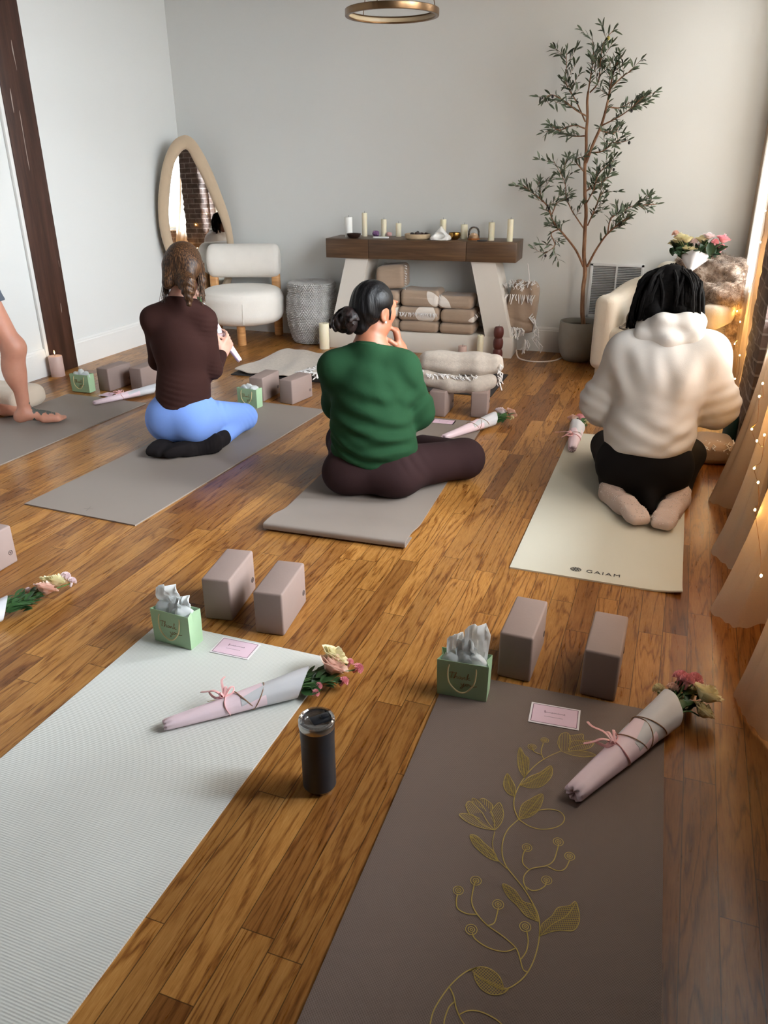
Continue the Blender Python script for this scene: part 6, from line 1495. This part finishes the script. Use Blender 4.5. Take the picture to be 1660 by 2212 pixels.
for a, b, c in ((sR, eR, wR), (sL, eL, wL)): s.cap(a, b, .05, .04, .03); s.cap(b, c, .04, .027, .02)
for h_, k_, a_, t_ in ((hR, kR, aR, tR), (hL, kL, aL, tL)): s.cap(h_, k_, .085, .062, .05); s.cap(k_, a_, .055, .034, .03); add_foot(s, a_, t_, (0, .5, .8), .9)
RH = head_frame((.46, .88), .12, -.04); TH = add_head(s, head, RH, 1.0)
add_hand(s, wR, (-.22, -.06, 1), (-.8, -.3, .1), 1, 1.35, 1.08, .03, .8)
add_hand(s, wL, (.4, .4, -.5), (0, 0, -1), -1, .5, .95)
skinB = skin_mat('tan_skin', (166, 108, 80), (146, 90, 66))
bodyB = make_body('person seated cross legged in a green sweatshirt, head turned aside and hand at the chin', B, s, skinB, .005)
s = Sdf()
s.ell(V3(chest) + V3((0, 0, .01)), (.172, .125, .175), R, .06); s.cap(waist, chest, .148, .135, .07); s.ell(V3(waist) + V3((.0, 0, -.055)), (.196, .150, .13), R, .06); s.cap(V3(sL) - V3((0, 0, .01)), V3(sR) - V3((0, 0, .01)), .055, .055, .06); s.ell(V3(waist) + V3((-.02, -.0, .06)), (.178, .132, .14), R, .06)
for a, b, c in ((sR, eR, wR), (sL, eL, wL)): s.cap(a, b, .076, .070, .05); s.ell(V3(b) + V3((0, 0, .02)), (.074, .074, .085), None, .04); s.cap(b, V3(b) + (V3(c) - V3(b)) * .72, .062, .044, .03)
s.cap(sL, neck, .058, .062, .04); s.cap(sR, neck, .058, .062, .04)
s.plane(V3(pel) + V3((0, 0, -.058)), (.10, -.28, -1), .006); s.cap(V3(neck) - V3((0, 0, .04)), V3(neck) + V3((-.004, 0, .03)), .078, .064, .03); s.plane(V3(neck) + V3((0, 0, .016)), (-.02, .35, 1), .004)
s.cap(V3(neck) + V3((-.002, .002, -.01)), V3(neck) + V3((-.006, 0, .10)), .058, .058, .004, 's')
for w in (fold(V3(waist) + V3((.03, -.13, .08)), (.25, 0, 1), .09, .009, .16, .5), fold(V3(waist) + V3((.10, -.1, -.03)), (-.35, .3, 1), .065, .009, .12), fold(V3(eR) + V3((-.05, -.05, .06)), (-.8, 0, .7), .06, .013, .10), fold(V3(waist) + V3((-.12, -.1, -.08)), (.5, 0, 1), .05, .006, .12), fold(V3(sR) + V3((-.02, -.05, -.10)), (1, 0, .5), .07, .006, .10), fold(V3(waist) + V3((0, -.12, -.08)), (.2, 0, 1), .055, .0025, .18)): s.wrinkle(w)
garment('sweatshirt', s, knit('green_sweatshirt_fleece', (25, 60, 35), var=.07, sheen=.2), bodyB, B)
m = MB(); q = V3(neck) + V3((-.003, .0, .013)) - V3(B)
m.tube([tuple(q + V3((.062 * math.cos(a), .062 * math.sin(a), .002 - .35 * .062 * math.sin(a)))) for a in [2 * PI * k / 32 for k in range(33)]], .0065, 8); m.obj('collar', knit('green_rib', (22, 54, 32)), bodyB)
s = Sdf(); s.ell(V3(pel) + V3((0, -.02, -.01)), (.185, .145, .11), R, .05)
for h_, k_, a_ in ((hR, kR, aR), (hL, kL, aL)):
    s.ell(V3(h_) + V3((0, -.05, -.02)), (.115, .11, .095), None, .05); s.cap(h_, k_, .105, .088, .06); s.cap(k_, V3(k_) * .12 + V3(a_) * .88, .086, .066, .05)
s.plane(V3(waist) + V3((0, 0, .0)), (0, 0, 1), .005); s.plane((0, 0, .0085), (0, 0, -1), .004)
for w in (fold(V3(hR) + V3((.06, -.03, .05)), (.8, .3, .6), .04, .004, .07), fold(V3(kR) + V3((-.02, -.03, .0)), (.3, .9, .6), .08, .002, .08)): s.wrinkle(w)
garment('trousers', s, knit('maroon_brown_joggers', (46, 28, 29), var=.06), bodyB, B)
hairB = hairmat('black_sleek_hair', (6, 6, 7), (22, 20, 21), (120, 120, 14), .38)
T = TH; s = Sdf(); s.ell(T((0, -.020, .030)), (.084, .098, .092), RH, .02); s.cap(T((0, -.06, -.02)), T((0, -.075, -.07)), .06, .04, .04)
s.ell(T((0, .080, -.035)), (.085, .080, .095), RH, .012, 's')
for sx in (-1, 1): s.ell(T((sx * .088, .0, -.035)), (.03, .036, .05), RH, .012, 's'); s.cap(T((sx * .070, .028, .0)), T((sx * .071, .030, -.035)), .006, .003, .01)
s.wrinkle(lambda P: .0012 * np.sin(((P - np.array(head)) @ np.array(RH[:, 0])) * 260 + ((P - np.array(head)) @ np.array(RH[:, 2])) * 60))
hB = garment('hair', s, hairB, bodyB, B, .004)
bunm = hairmat('dark_brown_bun_hair', (16, 11, 11), (44, 31, 29), (90, 90, 60), .45)
s = Sdf(); bc = V3(T((-.028, -.125, -.052)))
for k in range(9):
    a = 2 * PI * k / 9; s.ell(bc + RH @ V3((.034 * math.cos(a), -.008 * math.cos(2 * a), .032 * math.sin(a))), (.026, .026, .026), None, .008)
s.ell(bc + RH @ V3((-.028, -.02, -.02)), (.042, .036, .036), None, .01); s.ell(bc + RH @ V3((.02, .0, .02)), (.04, .04, .036), None, .01)
s.wrinkle(lambda P: .004 * np.sin(np.linalg.norm(P - bc.astype(np.float32), axis=1) * 420 + 60 * P[:, 2]) + .003 * np.sin(P[:, 0] * 170) * np.sin(P[:, 2] * 150))
garment('hair_bun', s, bunm, bodyB, B, .004)
MB().ell(tuple(V3(T((.0775, .0, -.044))) - V3(B)), .0055, 12, 8).obj('earring', simple('pearl', (240, 236, 228), .2), bodyB)

# ============ kneeling person in white hoodie
B = (-.03, 3.45, .0065)
pel, waist, chest, neck, head = (-.045, 3.455, .20), (-.045, 3.50, .34), (-.03, 3.545, .52), (-.022, 3.60, .705), (-.045, 3.675, .855)
sR, sL, eR, eL = (.135, 3.56, .635), (-.175, 3.56, .615), (.215, 3.62, .42), (-.27, 3.61, .39); wR, wL = (.10, 3.85, .36), (-.14, 3.85, .36)
hR, hL, kR, kL, aR, aL, tR, tL = (.045, 3.46, .17), (-.14, 3.455, .17), (.145, 3.86, .085), (-.24, 3.86, .085), (.112, 3.38, .030), (-.165, 3.35, .030), (.060, 3.09, -.010), (-.030, 3.105, -.010)
def coreC(s, i=0.):
    s.ell(chest, V3((.15, .105, .155)) + i, None, .05); s.cap(waist, chest, .112 + i, .108 + i, .06); s.cap(pel, waist, .135 + i, .118 + i, .06); s.cap(sL, sR, .055 + i, .055 + i, .06)
s = Sdf(); coreC(s); s.cap(neck, V3(head) + V3((0, -.02, -.05)), .056, .055, .03)
for a, b, c in ((sR, eR, wR), (sL, eL, wL)): s.cap(a, b, .052, .042, .03); s.cap(b, c, .042, .028, .02)
for h_, k_, a_, t_ in ((hR, kR, aR, tR), (hL, kL, aL, tL)): s.cap(h_, k_, .09, .065, .05); s.cap(k_, a_, .058, .036, .03); add_foot(s, a_, V3(t_) - unit(V3(t_) - V3(a_)) * .02 + V3((0, 0, .006)), (0, 0, -1), .68, False)
s.plane((0, 0, .008), (0, 0, -1), .003)
RH = head_frame((.0, 1), .55); TH = add_head(s, head, RH, 1.0)
add_hand(s, wR, (-.5, .7, -.1), (-.2, .1, -.9), 1, .7); add_hand(s, wL, (.5, .7, -.1), (.2, .1, -.9), -1, .7)
skinC = skin_mat('brown_skin', (128, 84, 62), (106, 66, 48))
bodyC = make_body('person kneeling on pale mat in a white hoodie with long black twisted hair', B, s, skinC)
s = Sdf(); coreC(s, .042)
s.ell(V3(waist) + V3((0, .0, -.045)), (.190, .150, .12), None, .06); s.ell(V3(chest) + V3((0, -.02, .0)), (.19, .14, .17), None, .06)
for a, b, c in ((sR, eR, wR), (sL, eL, wL)):
    s.cap(a, b, .085, .090, .06); s.ell(V3(b) + V3((0, -.01, -.02)), (.088, .095, .10), None, .05); s.cap(b, V3(b) + (V3(c) - V3(b)) * .85, .080, .050, .04)
s.cap(sL, neck, .07, .075, .05); s.cap(sR, neck, .07, .075, .05)
s.plane(V3(pel) + V3((0, 0, -.022)), (.06, -.42, -1), .035); s.plane(V3(neck) + V3((0, 0, .035)), (0, .35, 1), .01)
for w in (fold(V3(chest) + V3((-.13, -.13, .02)), (1, 0, .45), .13, .010, .11, .6), fold(V3(chest) + V3((.13, -.13, .02)), (1, 0, -.45), .14, .010, .11), fold(V3(chest) + V3((.0, -.15, .07)), (1, 0, .25), .11, .006, .08), fold(V3(waist) + V3((0, -.15, -.075)), (.3, 0, 1), .075, .004, .16), fold(V3(waist) + V3((.12, -.12, -.06)), (-.6, 0, 1), .07, .007, .10), fold(eL, (.3, 0, 1), .06, .009, .10), fold(eR, (-.4, 0, 1), .06, .009, .10), fold(V3(waist) + V3((-.08, -.14, .04)), (.6, 0, 1), .14, .006, .12)): s.wrinkle(w)
hoodm = fabric('white_hoodie_fleece', (188, 183, 178), weave=300, strength=.2, var=.03, sheen=0.)
hoodie = garment('hoodie', s, hoodm, bodyC, B, .0065)
s = Sdf(); n_ = V3(neck)
s.chain([n_ + V3((-.115, .02, .035)), n_ + V3((-.10, -.075, .0)), n_ + V3((0, -.115, -.005)), n_ + V3((.095, -.08, .012)), n_ + V3((.115, .02, .055))], [.032, .040, .044, .040, .032], .03)
s.chain([n_ + V3((-.085, -.03, .05)), n_ + V3((-.03, -.085, .06)), n_ + V3((.06, -.065, .065)), n_ + V3((.10, .0, .075))], [.03, .040, .038, .03], .03)
s.wrinkle(fold(n_ + V3((0, -.1, .03)), (.25, 0, 1), .07, .0025, .10))
garment('hood', s, hoodm, hoodie, B, .006)
s = Sdf(); s.ell(V3(pel) + V3((0, -.01, -.01)), (.175, .135, .125), None, .05); s.cap(pel, waist, .135, .115, .05)
for h_, k_, a_ in ((hR, kR, aR), (hL, kL, aL)):
    s.ell(V3(h_) + V3((0, -.045, -.02)), (.112, .112, .105), None, .05); s.cap(h_, k_, .102, .078, .05); s.cap(k_, V3(k_) * .1 + V3(a_) * .9, .066, .048, .04)
s.cap((-.03, 3.36, .10), (.01, 3.24, .03), .075, .022, .05)
s.plane((0, 0, .0085), (0, 0, -1), .004); s.plane(V3(waist), (0, 0, 1), .004)
garment('leggings', s, knit('black_leggings', (12, 9, 10), var=.05, sheen=.02), bodyC, B)
sockm = knit('blush_grip_socks', (196, 176, 166), var=.05)
for nm, a_, t_, k_ in (('sock', aR, tR, kR), ('sock', aL, tL, kL)):
    s = Sdf(); a = V3(a_); t = V3(t_); f = unit(t - a)
    add_foot(s, a, t + f * .02, (0, 0, -1), 1.08, False, .03); s.cap(a, a + f * .14, .048, .045, .03); s.cap(V3(k_) * .14 + a * .86, a, .052, .046, .03)
    s.plane((0, 0, .0085), (0, 0, -1), .004); s.wrinkle(fold(a, f, .02, .0015, .06))
    so = garment(nm, s, sockm, bodyC, B, .0045)
    m = MB(); rg = random.Random(2); me = so.data; cnt = 0
    for v in me.vertices:
        if v.normal.z > .25 and rg.random() < .055: m.ell(v.co + v.normal * .0003, .0022, 6, 4); cnt += 1
    if m.V: tag(m.obj('grip_dots', simple('white_grip_silicone', (224, 214, 208), .5), so), kind='stuff')
dread = hairmat('black_twisted_hair', (4, 4, 4), (16, 13, 13), (60, 60, 130), .7, .38, .72, .06, .4)
T = TH; s = Sdf(); s.ell(T((0, -.02, .03)), (.090, .102, .096), RH, .02); s.cap(T((-.05, -.05, .0)), T((-.055, -.06, -.09)), .055, .045, .04); s.cap(T((.05, -.05, .0)), T((.055, -.06, -.08)), .055, .045, .04); s.ell(T((0, .085, -.03)), (.075, .07, .10), RH, .012, 's')
hC = garment('hair', s, dread, bodyC, B, .006)
m = MB(); rg = random.Random(31); roots = []
for k in range(64):
    az = rg.uniform(-2.75, 2.75) ; el = rg.uniform(.15, 1.45); d0 = V3((math.sin(az) * math.cos(el), -math.cos(az) * math.cos(el), math.sin(el)))
    p0 = V3(T(V3((0, -.015, .03)) + d0 * V3((.088, .10, .096)))); out = RH @ V3((math.sin(az), -math.cos(az) * .8, 0)); out = unit(V3((out[0], out[1], 0)) + 1e-6)
    sx = 1 if az > 0 else -1
    c0 = V3(head) + V3((0, -.02, 0)); side = V3((sx * rg.uniform(.085, .135), rg.uniform(-.075, .03), 0))
    if abs(az) < .7: side = V3((sx * rg.uniform(.02, .10), -.10, 0))
    p1 = c0 + side * 1.0 + V3((0, 0, .02)); p2 = c0 + side * V3((1.12, 1.0, 1)) + V3((0, 0, -.07)); p3 = c0 + side * V3((1.1, .9, 1)) + V3((rg.uniform(-.02, .02), rg.uniform(-.02, .02), -rg.uniform(.10, .165) if abs(az) > .7 else -.09))
    P = catmull([tuple(p0), tuple((p0 + p1) / 2 + out * .018 + V3((0, 0, .02))), tuple(p1), tuple(p2), tuple(p3)], 7)
    n = len(P); m.tube([tuple(V3(p) - V3(B)) for p in P], [.0085 * (1 + .12 * math.sin(i * 1.9 + k)) * (1 - .45 * (i / n) ** 3) for i in range(n)], 7)
m.obj('twisted_locks', dread, hC)

# ============ standing person at the picture edge
B = (-3.5, 3.30, .0065)
f_ = unit((.76, .65, 0)); rt = V3((f_[1], -f_[0], 0))
aR, tR = V3((-3.462, 3.335, .088)), V3((-3.300, 3.474, .075)); aL = V3((-3.78, 3.36, .088)); tL = aL + f_ * .21 + V3((0, 0, -.013))
kR, kL = V3((-3.452, 3.335, .46)), V3((-3.76, 3.37, .46)); hR, hL = V3((-3.565, 3.25, .84)), V3((-3.70, 3.36, .84))
pel = (hR + hL) / 2 + V3((0, 0, .04)); waist = pel + V3((0, 0, .17)); chest = waist + V3((.01, 0, .20)); neck = chest + V3((0, 0, .22)); head = neck + f_ * .03 + V3((0, 0, .15))
sR, sL = chest + rt * .155 + V3((0, 0, .15)), chest - rt * .155 + V3((0, 0, .15)); eR = sR + rt * .03 - f_ * .10 + V3((0, 0, -.25)); eL = sL - rt * .04 + V3((0, 0, -.27)); wR = chest + f_ * .02 - rt * .16 + V3((0, 0, -.06)); wL = eL - f_ * .14 + V3((0, 0, -.17))
RB = np.stack([rt, f_, V3((0, 0, 1))], 1)
s = Sdf(); s.ell(pel, (.165, .115, .13), RB, .05); s.cap(pel, waist, .125, .108, .06); s.ell(chest, (.14, .10, .16), RB, .06); s.cap(waist, chest, .105, .105, .06); s.cap(sL, sR, .05, .05, .05)
s.cap(neck - V3((0, 0, .04)), head - V3((0, 0, .05)), .052, .05, .03); s.cap(sL, neck, .042, .05, .05); s.cap(sR, neck, .042, .05, .05)
for a, b, c, sd in ((sR, eR, wR, 1), (sL, eL, wL, -1)): s.cap(a, b, .046, .037, .03); s.cap(b, c, .037, .025, .02); add_hand(s, c, (-.6, .55, .2) if sd > 0 else (.1, .1, -1), (-.3, -.5, .0) if sd > 0 else rt, sd, .35)
for h_, k_, a_, t_ in ((hR, kR, aR, tR), (hL, kL, aL, tL)):
    s.cap(h_, k_, .088, .056, .05); s.ell(k_ + f_ * .012, (.053, .055, .062), RB, .03); s.ell(k_ * .68 + a_ * .32 - f_ * .022, (.054, .058, .11), RB, .04); s.cap(k_, a_, .050, .033, .04); add_foot(s, a_, t_, (0, 0, 1), 1.0, True)
RH = head_frame(f_, .1); TH = add_head(s, head, RH, 1.0)
s.plane((0, 0, .0075), (0, 0, -1), .003)
skinD = skin_mat('warm_skin', (206, 148, 124), (184, 124, 102))
bodyD = make_body('barefoot person standing at the picture edge in grey shorts, tattoo on the foot', B, s, skinD, .0055)
s = Sdf(); s.ell(pel, (.18, .13, .145), RB, .05); s.cap(pel, waist, .14, .12, .05)
for h_, k_ in ((hR, kR), (hL, kL)): s.cap(h_, h_ * .55 + k_ * .45, .105, .098, .05)
s.plane(hR * .68 + kR * .32, (0, 0, -1), .004); s.plane(waist + V3((0, 0, -.03)), (0, 0, 1), .004); s.wrinkle(fold(hR, (.3, .3, 1), .04, .003, .14))
garment('shorts', s, knit('slate_grey_shorts', (92, 98, 108)), bodyD, B)
s = Sdf(); s.ell(chest, (.155, .115, .175), RB, .06); s.cap(waist, chest, .122, .115, .06); s.cap(pel + V3((0, 0, .08)), waist, .135, .122, .05); s.cap(sL, sR, .062, .062, .05); s.cap(sL, neck, .052, .06, .05); s.cap(sR, neck, .052, .06, .05)
for a, b in ((sR, eR), (sL, eL)): s.cap(a, b, .060, .050, .04)
s.plane(neck + V3((0, 0, .0)), (0, 0, 1), .006); s.plane(pel + V3((0, 0, .03)), (0, 0, -1), .006); garment('tee_shirt', s, knit('black_jersey', (28, 28, 32)), bodyD, B)
s = Sdf(); T = TH; s.ell(T((0, -.02, .03)), (.085, .10, .094), RH, .02); s.cap(T((0, -.06, -.01)), T((0, -.085, -.15)), .065, .05, .04); s.ell(T((0, .08, -.035)), (.08, .08, .095), RH, .012, 's'); garment('hair', s, hairA, bodyD, B, .006)
# tattoo: small inked shapes hugging the instep and shin
ink = simple('tattoo_ink', (84, 86, 80), .6); me = bodyD.data; m = MB(); rg = random.Random(8); side_ = unit(tR - aR)
co = np.zeros(len(me.vertices) * 3, np.float32); me.vertices.foreach_get('co', co); co = co.reshape(-1, 3) + V3(B)
rel = co - aR; al = rel @ side_; lat = rel @ np.cross(side_, (0, 0, 1))
ok = (al > .035) & (al < .165) & (np.abs(lat + .002) < .034 - .13 * np.abs(al - .09) + .006 * np.sin(al * 160)) & (co[:, 2] > .030) & (co[:, 2] < .125)
pid = [p for p in me.polygons if all(ok[i] for i in p.vertices) and rg.random() < .97]
def lift(polys, nm):
    idx = {}; V = []; F = []
    for p in polys:
        f = []
        for i in p.vertices:
            if i not in idx: v = me.vertices[i]; idx[i] = len(V); V.append(tuple(v.co + v.normal * .0008))
            f.append(idx[i])
        F.append(tuple(f))
    if F: MB().add(V, F).obj(nm, ink, bodyD, angle=180)
lift(pid, 'foot_tattoo')
okk = (np.abs(co[:, 2] - .135 - .12 * np.abs(lat + .012)) < .007) & (np.abs(lat + .012) < .030) & (np.linalg.norm(rel[:, :2], axis=1) < .08) & (al > -.0)
lift([p for p in me.polygons if all(okk[i] for i in p.vertices)], 'ankle_tattoo')
